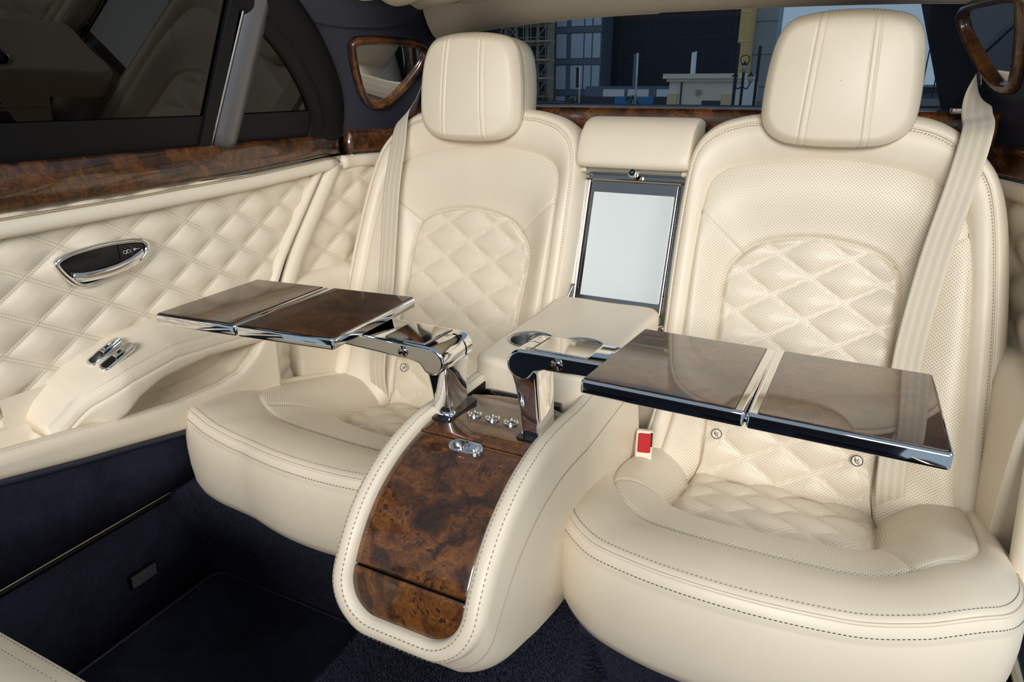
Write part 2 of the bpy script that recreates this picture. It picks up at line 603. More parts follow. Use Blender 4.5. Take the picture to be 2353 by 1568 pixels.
for sg, nm in ((-1, 'left'), (1, 'right')):
    t = thing('trim_1' if sg < 0 else 'trim_2', (sg * .76, .5, 0),
              'dark navy carpeted door sill with thin bright metal strip, ' + ('below the quilted door with the handle' if sg < 0 else 'beside the seat nearest the camera'), 'sill', kind='structure')
    yy = np.linspace(-.5, 1.25, 8)
    sect('sill_carpet', yy, lambda y: [(.80, -.01), (.735, -.01), (.742, .12), (.748, .225), (.775, .232), (.83, .232), (.83, -.01)], M['carpet'], t, sg)
    sect('rubber_seal', yy, lambda y: rnd([(.745, .222), (.742, .236), (.758, .240), (.768, .228)]), M['black'], t, sg)
    sect('bright_strip', yy, lambda y: rnd([(.7395, .2385), (.7395, .2445), (.751, .2475), (.756, .2405)]), M['sill_metal'], t, sg)
    if sg < 0:
        # small ventilation grille on the sill
        g = thing('sill_grille', (-.735, .675, .09), 'small dark woven grille set low in the carpeted sill', 'grille')
        plate('frame', rrect(.648, .708, .088, .122, .004), Fr((-.7415, 0, 0), (0, 1, 0), (.05, 0, 1)), -.002, .004, M['black'], g)
        for k in range(9):
            z = .093 + k * .003
            plate('grille_bar', rrect(.651, .705, z, z + .0011, .0003, 2), Fr((-.7405, 0, 0), (0, 1, 0), (.05, 0, 1)), .003, .0052, M['mesh'], g, bev=.0002)
        for k in range(16):
            y = .652 + k * .0034
            plate('grille_bar', rrect(y, y + .0011, .091, .120, .0003, 2), Fr((-.7405, 0, 0), (0, 1, 0), (.05, 0, 1)), .003, .0050, M['mesh'], g, bev=.0002)

YR = [(.30, .965), (.45, 1.035), (.60, 1.105), (.649, 1.135), (.697, 1.161 + .012), (.828, 1.285), (.86, 1.315)]


KR = [(.5, 0), (.8, .004), (1.1, .013), (1.38, .029)]


def door(sg):
    lab = ('cream quilted rear door with walnut rail, chrome pull and armrest, closed' if sg < 0 else
           'cream quilted rear door partly hidden behind the seat nearest the camera')
    d = thing('door_1' if sg < 0 else 'door_2', (sg * .76, .6, .25), lab, 'door', kind='structure')
    # quilted panel
    nu, nv = 420, 150
    zz = np.linspace(.505, .852, nv)
    P = np.zeros((nu, nv, 3)); pq = np.zeros((nu, nv, 2))
    for j, z in enumerate(zz):
        y = np.linspace(.12, itp(z, YR), nu)
        h, c, _ = quilt(y, np.full(nu, z), .797, .779, .063, .039, .011, .013, .0035)
        P[:, j] = np.stack([sg * (.750 - h - .004 * np.sin((z - .5) * 9)), y, np.full(nu, z)], 1)
        pq[:, j] = c
    qp = surf('quilted_panel', P, M['quilt_door'], d, uvs={'pq': pq})
    # rear piping of the door and its edge
    zs = np.linspace(.30, .852, 40)
    path = np.stack([np.full(40, sg * .742), itp(zs, YR) + .014, zs], 1)
    sweep('edge_piping', path, circ(.014, 12, .012), (sg, 0, 0), M['leather'], d)
    # walnut rail
    yy = np.r_[np.linspace(.05, 1.385, 60), 1.40, 1.408]
    def wsec(y):
        k = itp(y, KR)
        e = smoothstep((1.408 - y) / .02) * .6 + .4
        return rnd([(.775, .917), (.748, .920), (.740, .914), (.775 - .042 * e, .890), (.775 - .043 * e, .866 + k * .6), (.739, .842 + k), (.775, .838 + k)])
    sect('wood_rail', yy, wsec, M['wood_rail'], d, sg)
    def ssec(y):
        k = itp(y, KR)
        return rnd([(.76, .840 + k), (.735, .8375 + k), (.724, .834 + k), (.720, .822 + k), (.724, .810 + k), (.745, .807 + k), (.76, .812 + k)])
    sect('leather_rail', np.linspace(.05, 1.365, 50), ssec, M['leather'], d, sg)
    gy = np.linspace(.05, 1.38, 40)
    tube('rail_bright_line', np.stack([np.full(40, sg * .7285), gy, .8392 + itp(gy, KR)], 1), .0016, M['sill_metal'], d, 6)
    # lining behind the pocket
    zz = np.linspace(.36, .56, 12)
    P = np.zeros((24, 12, 3))
    for j, z in enumerate(zz):
        P[:, j] = np.stack([np.full(24, sg * .7385), np.linspace(.52, itp(z, YR) + .01, 24), np.full(24, z)], 1)
    surf('pocket_lining', P, M['leather'], d)
    # lower ledge: floor of the pocket, its front face, and the rise at the rear
    ZT = [(.1, .52), (.467, .511), (.598, .492), (.70, .473), (.782, .463), (.88, .462), (.93, .470), (.975, .495), (1.01, .53), (1.035, .56)]
    ZB = [(.1, .53), (.461, .463), (.592, .434), (.797, .394), (.92, .372), (1.04, .36)]
    def lsec(y):
        zt = float(itp(y, ZT)); zb = float(itp(y, ZB)) if y > .46 else .463 + (.461 - y) * .2
        zb = min(zb, zt - .03)
        dip = .022 * float(smoothstep((.563 - y) / .02)) if y > .2 else 0
        back = smoothstep((y - .93) / .07)
        pk = .012 * (1 - back)
        return rnd([(.752, zb), (.752, zt + .010), (.742, zt + .008), (.734, zt + .004), (.728, zt + .002 - dip - pk * .5), (.690, zt - .002 - dip - pk), (.682, zt + .001), (.670, zt + .0015), (.660, zt - .004), (.658, zt - .016), (.660, (zt + zb) / 2), (.664, zb + .010), (.674, zb)])
    ly = np.r_[np.linspace(.1, .53, 22), np.linspace(.54, .58, 16), np.linspace(.59, 1.036, 60)]
    sect('lower_ledge', ly, lsec, M['leather'], d, sg)
    pth = np.stack([np.full(200, sg * .6655), np.linspace(.15, 1.03, 200), itp(np.linspace(.15, 1.03, 200), ZT) + .0005], 1)
    stitch('stitching', pth, (-sg * .5, 0, .85), M['thread'], d, .0058, .004)
    pth2 = pth + np.array([sg * .008, 0, .0012]); stitch('stitching', pth2, (0, 0, 1), M['thread'], d, .0058, .004)
    # armrest
    ZI = [(.552, .515), (.567, .535), (.60, .560), (.66, .588), (.737, .604), (.80, .609), (.94, .597), (1.05, .583)]
    ZO = [(.552, .498), (.58, .513), (.62, .538), (.684, .561), (.785, .575), (.906, .566), (1.05, .548)]
    ZA = [(.552, .484), (.58, .486), (.62, .484), (.652, .474), (.672, .484), (.70, .505), (.75, .523), (.86, .529), (1.05, .508)]
    def asec(y):
        zi, zo, za = float(itp(y, ZI)), float(itp(y, ZO)), float(itp(y, ZA))
        za = min(za, zo - .004)
        g = max(zo - min(.021, .9 * (zo - za)), za + .001)
        sh = .024 * float(smoothstep((.685 - y) / .09))
        return np.array(rnd([(.756, zi + .002), (.738, zi + .004), (.715, .5 * zi + .5 * zo + .009), (.690, .25 * zi + .75 * zo + .008), (.668 + sh * .8, zo + .004), (.656 + sh, zo - .006),
                    (.654 + sh, g + .003), (.657 + sh, g), (.652 + sh, g - .003), (.653 + sh, .5 * g + .5 * za), (.656 + sh, za + .005), (.668 + sh, za - .002), (.71, za + .006), (.756, za + .010)]))
    ay = np.r_[np.linspace(.552, .70, 36), np.linspace(.71, 1.052, 40)]
    arm = sect('armrest', ay, asec, M['leather'], d, sg)
    yq = np.linspace(.572, 1.04, 160)
    for off, mm, dz in ((0, .664, .0035), (0, .6565, -.0075)):
        pth = np.stack([sg * (mm + .024 * smoothstep((.685 - yq) / .09)), yq, itp(yq, ZO) + dz], 1)
        stitch('stitching', pth, (-sg * .8, 0, .6), M['thread'], arm, .0056, .0038)
    # black weather strip and carpeted lower door
    cy = np.linspace(.05, 1.02, 30)
    sect('lower_door_carpet', cy, lambda y: [(.76, .262), (.712, .262), (.690, itp(y, ZB) + .004 if y > .46 else .463 + (.461 - y) * .2), (.76, itp(y, ZB) + .006 if y > .46 else .465 + (.461 - y) * .2)], M['carpet'], d, sg)
    pth = np.stack([np.full(30, sg * .683), cy, [float(itp(y, ZB)) - .004 if y > .46 else .459 + (.461 - y) * .2 for y in cy]], 1)
    sweep('lower_seal', pth, circ(.009, 8, .007), (0, 0, 1), M['navy'], d)
    # door pull: chrome bezel, black insert, lever and two keys
    f = Fr((sg * .7445, 0, 0), (0, 1, 0), (0, 0, 1), (-sg, 0, 0))
    o2 = cr([(.655, .752), (.672, .763), (.705, .7675), (.755, .769), (.805, .765), (.820, .757), (.818, .742), (.800, .727), (.765, .716), (.720, .709), (.690, .709), (.672, .722)], 8, True)
    o2 = resample(o2, 96, True)
    path = f(o2[:, 0], o2[:, 1], np.full(96, .0115))
    bez = sweep('handle_bezel', path, rnd(np.array([(-.005, -.010), (-.005, .001), (-.001, .0035), (.004, .0015), (.005, -.010)])), np.array([-sg, 0, 0.]), M['chrome'], d, closed=True)
    ins = inset2(o2, .0035)
    plate('handle_cup', ins, f, .000, .0085, M['black_gloss'], d, .001, smooth=False)
    key = [(.766, .764), (.805, .7605), (.8145, .754), (.8135, .744), (.800, .734), (.766, .727)]
    kp = plate('key_panel', np.array(key), f, .008, .0105, M['black_gloss'], d, .0008)
    plate('key_gap', rrect(.7895, .7903, .741, .758, .0003, 1), f, .0100, .0108, M['grey_satin'], kp, .0002)
    # icons: car outline and key
    tube('icon', f(*rrect(.773, .780, .7465, .7515, .002, 3).T, np.full(16, .0107)), .00035, M['print_white'], kp, 5, True)
    tube('icon', f(*rrect(.7805, .7875, .7465, .7515, .002, 3).T, np.full(16, .0107)), .00035, M['print_white'], kp, 5, True)
    tube('icon', f(np.array([.778, .7825]), np.array([.745, .753]), np.array([.0107, .0107])), .0004, M['print_white'], kp, 5)
    tube('icon', f(np.array([.796, .805]), np.array([.7505, .7505]), np.array([.0107, .0107])), .0005, M['print_white'], kp, 5)
    tube('icon', f(.7955 + .0018 * np.cos(np.linspace(0, 6.28, 12, False)), .7505 + .0018 * np.sin(np.linspace(0, 6.28, 12, False)), np.full(12, .0107)), .0006, M['print_white'], kp, 5, True)
    lev = cr([(.676, .732), (.70, .7285), (.74, .729), (.78, .735), (.812, .746)], 10)
    lp = f(lev[:, 0], lev[:, 1] - .006, np.full(len(lev), .010) + .004 * np.sin(np.linspace(0, 3.14, len(lev))))
    sweep('pull_lever', lp, np.array([(-.003, -.007), (.003, -.008), (.0035, .004), (.0015, .008), (-.002, .0075), (-.0035, .003)]), (0, 0, 1), M['chrome'], d)
    # two window switches on the armrest
    for k, (yy0, mm) in enumerate(((.688, .713), (.694, .690))):
        zc = float(itp(yy0, ZI)) * (.6 - .25 * k) + float(itp(yy0, ZO)) * (.4 + .25 * k) + .0085
        ex = np.array([0, 1, .40]); en = np.array([-sg * .48, -.36, 1.0])
        ey = np.cross(unit(en), unit(ex))
        fr = Fr((sg * mm, yy0, zc), ex, ey, en)
        sw = plate('window_switch', rrect(-.036, .036, -.0105, .0105, .0104, 8), fr, -.004, .0035, M['chrome'], d, .002, smooth=True)
        plate('switch_well', rrect(-.031, .012, -.0065, .0065, .005, 6), fr, .003, .0040, M['black_gloss'], sw, .0004)
        plate('switch_tab', rrect(-.006, .016, -.0045, .0045, .002, 4), fr, .0038, .0085, M['chrome'], sw, .0015)
        plate('tab_mark', rrect(.002, .010, -.0025, .0025, .0005, 2), fr, .0084, .0088, M['black_gloss'], sw, .0002)
    return d


door(-1)


def glass_m(z):
    return .752 - .345 * (z - .92)


def side_windows(sg):
    nm = 'with faint seat reflection above the quilted door' if sg < 0 else 'beside the seat nearest the camera'
    t = thing('window_1' if sg < 0 else 'window_2', (sg * .75, .8, .92), 'dark privacy glass door window ' + nm, 'window', kind='structure')
    up = unit(np.array([-sg * .345, 0, 1.0]))
    fr = Fr((sg * .757, 0, .92), (0, 1, 0), up, np.array([-sg, 0, -.345]))
    plate('pane', np.array([(-.3, 0), (1.035, 0), (1.075, .33), (-.3, .33)]), fr, -.003, .001, M['privacy_glass'], t, .0004)
    arc_in = cr([(1.295, .0), (1.300, .055), (1.285, .085), (1.243, .143), (1.165, .212), (1.05, .285), (.9, .35)], 10)
    q = np.vstack([[(1.06, 0)], arc_in, [(.95, .34)]])
    plate('quarter_pane', np.array([(1.07, 0.0), (1.295, 0.0), (1.30, .055), (1.285, .085), (1.243, .143), (1.165, .212), (1.105, .255)]), fr, -.003, .001, M['privacy_glass'], t, .0004)
    # black panel at the foot of the glass
    plate('sill_seal', np.array([(-.3, -.004), (1.31, -.004), (1.305, .062), (1.28, .0615), (1.0, .060), (-.3, .066)]), fr, .001, .005, M['black'], t, .001)
    # dividing post
    post = [(.985, -.002), (1.018, -.002), (1.055, .30), (1.030, .30)]
    plate('post_seal', np.array(post), fr, .0, .010, M['black'], t, .002)
    P0, P1 = np.array([1.045, -.004]), np.array([1.100, .31])
    pth = fr(np.linspace(P0[0], P1[0], 14), np.linspace(P0[1], P1[1], 14), np.full(14, .006))
    sweep('post_cover', pth, rnd(np.array([(-.030, -.008), (-.028, .006), (-.006, .016), (.012, .016), (.034, .004), (.034, -.008)])), up * 0 + np.array([-sg, 0, -.345]), M['grey_satin'], t)
    pth = fr(np.linspace(P0[0] - .034, P1[0] - .033, 8), np.linspace(-.003, .31, 8), np.full(8, .010))
    tube('post_strip', pth, .0022, M['satin'], t, 6)
    # black frame that follows the roof curve
    arc = cr([(1.355, -.006), (1.352, .05), (1.325, .105), (1.275, .165), (1.20, .232), (1.10, .295), (.95, .365), (.6, .40), (.1, .41)], 10)
    pth = fr(arc[:, 0], arc[:, 1], np.full(len(arc), .006))
    sweep('window_frame', pth, rnd(np.array([(-.055, -.012), (-.055, .004), (-.034, .012), (-.014, .010), (-.008, .016), (.030, .020), (.052, .014), (.056, -.012)])), np.array([-sg, 0, -.345]), M['black'], t)
    return t


side_windows(-1)

# ---- rear pillars, quarter panels
e1 = np.array([.300, .954, 0.]); e2 = np.array([.352, -.111, .929]); A0 = np.array([-.735, 1.42, .93])


def pil(sg, off=0.0):
    m = np.array([-sg, 1, 1.])   # sg=-1: as measured, +1: mirrored
    nn = np.cross(e1, e2) * m
    n = np.array([.887, -.278, -.369]) * m
    return Fr(A0 * m, e1 * m, e2 * m, n)


def pillar(sg):
    side = 'left' if sg < 0 else 'right'
    t = thing('wall_' + side, (sg * .72, 1.45, .4),
              'navy leather rear pillar over a walnut strip and cream quilted quarter panel, ' + ('behind the seat beside the quilted door' if sg < 0 else 'behind the seat nearest the camera'), 'pillar', kind='structure')
    f = pil(sg)
    edge = cr([(-.012, -.02), (-.010, .0), (-.046, .075), (-.075, .125), (-.142, .203), (-.211, .288), (-.27, .35)], 8)
    poly = np.vstack([edge, [(.30, .36), (.455, .33), (.462, .10), (.462, -.02)]])
    plate('pillar_trim', poly, f, -.02, .0, M['navy'], t, .004)
    ed2 = cr([(-.20, .262), (-.10, .246), (-.032, .243), (.004, .244), (.077, .250), (.137, .270), (.182, .309), (.20, .345)], 8)
    poly = np.vstack([ed2, [(-.26, .355)]])
    plate('pillar_pad', poly, f, -.01, .008, M['navy'], t, .006)
    # quarter panel: path in plan
    yq = np.linspace(1.12, 1.66, 120)
    mq = np.interp(yq, [1.12, 1.30, 1.42, 1.66], [.745, .738, .722, .655])
    zz = np.linspace(.30, .852, 110)
    P = np.zeros((120, 110, 3)); pq = np.zeros((120, 110, 2))
    for j, z in enumerate(zz):
        yz = np.linspace(float(itp(z, YR)) + .045, 1.66, 120)
        mz = np.interp(yz, [1.12, 1.30, 1.42, 1.66], [.745, .738, .722, .655])
        h, c, _ = quilt(yz, np.full(120, z), 1.436, .806, .066, .041, .010, .013, .0035)
        P[:, j] = np.stack([sg * (mz + .004 - h), yz, np.full(120, z)], 1); pq[:, j] = c
    surf('quilted_panel', P, M['quilt_door'], t, uvs={'pq': pq})
    # sloping roll of leather along the door gap
    zs = np.linspace(.30, .850, 40)
    yo = itp(zs, YR) + .062
    pth = np.stack([sg * .737 * np.ones(40), yo, zs], 1)
    sweep('edge_roll', pth, circ(.017, 12, .022), (sg, 0, 0), M['leather'], t)
    pth2 = np.stack([sg * .752 * np.ones(40), itp(zs, YR) + .034, zs], 1)
    sweep('door_gap_seal', pth2, circ(.012, 8, .012), (sg, 0, 0), M['black'], t)
    # smooth padded lower part beside the seat
    sp = np.linspace(1.15, 1.62, 40)
    def psec(y):
        m0 = float(np.interp(y, [1.10, 1.30, 1.42, 1.66], [.745, .738, .722, .655]))
        zt = .585 + .020 * math.sin(math.pi * np.clip((y - 1.06) / .5, 0, 1))
        return rnd([(m0 + .03, zt - .004), (m0 + .004, zt), (m0 - .020, zt - .006), (m0 - .034, zt - .030), (m0 - .036, zt - .12), (m0 - .030, .26), (m0 + .03, .25)])
    sect('side_pad', sp, psec, M['leather'], t, sg)
    plate('gap_filler', rrect(1.30, 1.52, .70, .97, .01), Fr((sg * .776, 0, 0), (0, 1, 0), (0, 0, 1)), -.004, .004, M['black'], t)
    # leather rail and walnut strip following the plan curve
    y2 = np.linspace(1.385, 1.66, 24)
    m2 = np.interp(y2, [1.12, 1.30, 1.42, 1.66], [.745, .738, .726, .655])
    pth = np.stack([sg * m2, y2, np.full(24, .852)], 1)
    sweep('leather_rail', pth, rnd(np.array([(-.020, -.016), (.008, -.018), (.014, 0), (.010, .016), (-.020, .016)]) * np.array([-sg, 1])), (0, 0, 1), M['leather'], t)
    pth = np.stack([sg * (m2 + .004), np.linspace(1.418, 1.66, 24), np.full(24, .898)], 1)
    sweep('wood_strip', pth, rnd(np.array([(-.025, -.030), (.006, -.030), (.013, -.015), (.011, .015), (.004, .030), (-.025, .033)]) * np.array([-sg, 1])), (0, 0, 1), M['wood'], t)
    pth = np.stack([sg * (m2 - .005), np.linspace(1.418, 1.66, 24), np.full(24, .8675)], 1)
    tube('bright_strip', pth, .0022, M['chrome'], t, 6)
    return t


pillar(-1)
pillar(1)

# ---- rear bulkhead, parcel shelf, walnut strip, rear window, headliner
t = thing('wall_rear', (0, 1.68, .3), 'navy parcel shelf with a walnut strip running behind the seats', 'wall', kind='structure')
plate('bulkhead', rrect(-.76, .76, .0, .93, .005), Fr((0, 1.70, 0), (1, 0, 0), (0, 0, 1)), -.02, .02, M['navy'], t)
xs_ = np.linspace(-.655, .655, 60)
bow = 1.70 - .10 * (np.abs(xs_) / .655) ** 2.4
pth = np.stack([xs_, bow, np.full(60, .955)], 1)
sweep('wood_strip', pth, rnd(np.array([(-.02, -.035), (.010, -.035), (.016, -.012), (.014, .014), (.004, .028), (-.02, .030)]) * np.array([1, 1])), (0, 0, 1), M['wood'], t)
P = np.zeros((60, 8, 3))
for j, k in enumerate(np.linspace(0, 1, 8)):
    P[:, j] = np.stack([xs_, bow * (1 - k) + 1.98 * k, np.full(60, .980 + .004 * math.sin(k * 3.1))], 1)
surf('parcel_shelf', P, M['navy'], t)
for sx_ in (-1, 1):
    f = Fr((sx_ * .595, 1.600, .984), (1, -.25 * sx_, 0), (.25 * sx_, 1, 0))
    plate('bright_catch', rrect(-.022, .022, -.008, .008, .006, 5), f, -.004, .008, M['chrome'], t, .003, smooth=True)

# unseen dashboard and bulkhead behind the camera, added dark for the chrome to reflect
wf = thing('wall_front', (0, -.95, .0), 'unseen dark navy dashboard and bulkhead ahead of the front seats', 'dashboard', kind='structure')
dsec = rnd(np.array([(-1.10, -.02), (-.78, -.02), (-.80, .30), (-.72, .50), (-.70, .74), (-.78, .86), (-1.0, .92), (-1.10, .90)]))
P = np.array([np.stack([np.full(len(dsec), x), dsec[:, 0] + .05 * (x / .74) ** 2, dsec[:, 1]], 1) for x in np.linspace(-.74, .74, 24)])
surf('dashboard_pad', P, M['navy'], wf, cv=True, caps=True)
P = np.array([np.stack([np.full(6, x), np.array([-.715, -.692, -.690, -.692, -.715, -.73]) + .05 * (x / .74) ** 2, np.array([.56, .57, .64, .70, .71, .63])], 1) for x in np.linspace(-.72, .72, 24)])
surf('fascia_veneer', P, M['wood'], wf, cv=True, caps=True)
plate('front_carpet', rrect(-.78, .78, -1.05, -.55, .01), WORLD, -.03, -.001, M['carpet'], wf)

win = thing('window_3', (0, 1.85, .98), 'wide tinted rear window looking out on the street', 'window', kind='structure')
gl = cr([(-.60, .0), (0, -.006), (.60, .0), (.612, .03), (.602, .10), (.575, .20), (.55, .262), (.50, .292), (0, .310), (-.50, .292), (-.55, .262), (-.575, .20), (-.602, .10), (-.612, .03)], 8, True)
fw = Fr((0, 1.93, .985), (1, 0, 0), (0, -.60, .80))
plate('pane', gl, fw, -.002, .002, M['rear_glass'], win, .0005)
tube('glass_seal', fw(gl[:, 0] * 1.004, gl[:, 1] * 1.004, np.full(len(gl), .004)), .007, M['black'], win, 8, True)

ceil = thing('ceiling', (0, 1.3, 1.2), 'cream headliner with diamond quilting and a plain padded rear edge', 'ceiling', kind='structure')
nu, nv = 200, 110
xx = np.linspace(-.575, .575, nu); yy = np.linspace(1.22, 1.535, nv)
X, Y = np.meshgrid(xx, yy, indexing='ij')
h, c, _ = quilt(X, Y, -.40, 1.47, .085, .055, .010, .014, .0035)
yend = 1.512 + .05 * (np.abs(X) / .6) ** 2
Y2 = 1.22 + (Y - 1.22) / (1.535 - 1.22) * (yend - 1.22)
h = h * smoothstep((yend - Y2) / .03)
Z = 1.218 - .008 * (np.abs(X) / .6) ** 3 - h
surf('quilted_lining', np.stack([X, Y2, Z], -1), M['quilt_door'], ceil, uvs={'pq': c})
nv2 = 22
P = np.zeros((nu, nv2, 3))
ye = 1.50 + .05 * (np.abs(xx) / .6) ** 2
for j, k in enumerate(np.linspace(0, 1, nv2)):
    zz = 1.217 - .008 * (np.abs(xx) / .6) ** 3
    z1_ = 1.176 - np.where(xx < 0, .028 * (np.abs(xx) / .52) ** 2, -.002 + .008 * (np.abs(xx) / .58) ** 4)
    bulge = .008 * math.sin(math.pi * min(1, k * 1.05)) ** .7
    P[:, j, 0] = xx * (1 + .0 * k)
    P[:, j, 1] = ye * (1 - k) + (1.585 + .02 * (np.abs(xx) / .6) ** 2) * k - bulge * .5
    P[:, j, 2] = zz * (1 - k) + z1_ * k - bulge
surf('header_pad', P, M['leather'], ceil)
P2 = np.stack([P[:, -1], P[:, -1] * np.array([1, 0, 1]) + np.array([0, 1.60, .012]), np.stack([xx, np.full(nu, 1.77), np.full(nu, 1.215)], 1)], 1)
surf('header_underside', P2, M['black'], ceil)
plate('roof_skin', rrect(-.66, .66, 1.22, 1.80, .05), WORLD, 1.245, 1.26, M['black'], ceil)
plate('roof_edge', rrect(-.60, .60, 1.755, 1.80, .005), WORLD, 1.212, 1.25, M['black'], ceil)

# ================================================================ rear seats
ALB = R(17)
NB = 540
TH = np.linspace(-math.pi, math.pi, NB, endpoint=False)
SX = .385     # seat centre from the car's centre line
C45, S45 = math.cos(R(45)), math.sin(R(45))

Q_B = [(-.16, .28), (-.163, .396), (-.145, .44), (-.11, .472), (-.06, .488), (-.005, .494), (.05, .490), (.10, .478), (.135, .455), (.151, .42), (.157, .36), (.159, .28), (.163, .15), (.167, .02), (.165, -.06), (.0, -.065), (-.155, -.06), (-.154, .02), (-.157, .15)]
P_B = [(-.224, .278), (-.226, .422), (-.224, .529), (-.218, .581), (-.200, .608), (-.160, .626), (-.085, .637), (0, .640), (.066, .636), (.138, .623), (.181, .606), (.215, .577), (.236, .533), (.25, .473), (.261, .398), (.276, .245), (.289, .082), (.292, -.06), (.04, -.07), (-.213, -.06), (-.220, .12)]
S_B = [(-.259, .292), (-.261, .453), (-.257, .60), (-.243, .655), (-.213, .683), (-.174, .697), (-.142, .702), (0, .707), (.129, .698), (.196, .672), (.241, .629), (.265, .578), (.286, .476), (.306, .328), (.319, .177), (.333, .045), (.335, -.06), (.05, -.075), (-.25, -.06), (-.255, .12)]
O_B = [(-.272, .3), (-.275, .45), (-.272, .60), (-.258, .668), (-.222, .708), (-.17, .726), (-.11, .734), (0, .738), (.132, .732), (.198, .707), (.248, .662), (.278, .618), (.302, .543), (.325, .406), (.348, .2), (.358, .05), (.36, -.06), (.05, -.08), (-.262, -.06), (-.268, .12)]

Q_C = [(-.165, -.10), (-.164, .07), (-.166, .172), (-.157, .238), (-.122, .266), (-.056, .277), (.008, .269), (.071, .253), (.132, .231), (.166, .197), (.177, .15), (.181, .04), (.182, -.10), (0, -.105)]
P_C = [(-.245, -.10), (-.262, .017), (-.268, .144), (-.268, .21), (-.256, .294), (-.232, .352), (-.202, .395), (-.163, .424), (-.114, .434), (-.054, .435), (.003, .432), (.058, .428), (.111, .421), (.162, .407), (.214, .38), (.262, .332), (.288, .286), (.301, .231), (.308, .132), (.310, .038), (.308, -.10), (.03, -.11)]
S_C = [(-.270, -.10), (-.277, .007), (-.283, .147), (-.287, .292), (-.285, .405), (-.276, .457), (-.253, .499), (-.206, .535), (-.153, .553), (-.095, .563), (-.034, .565), (.028, .560), (.098, .546), (.167, .524), (.235, .494), (.272, .470), (.300, .441), (.321, .396), (.334, .346), (.340, .288), (.345, .191), (.346, .05), (.343, -.10), (.03, -.112)]
TC_ = R(15.4)


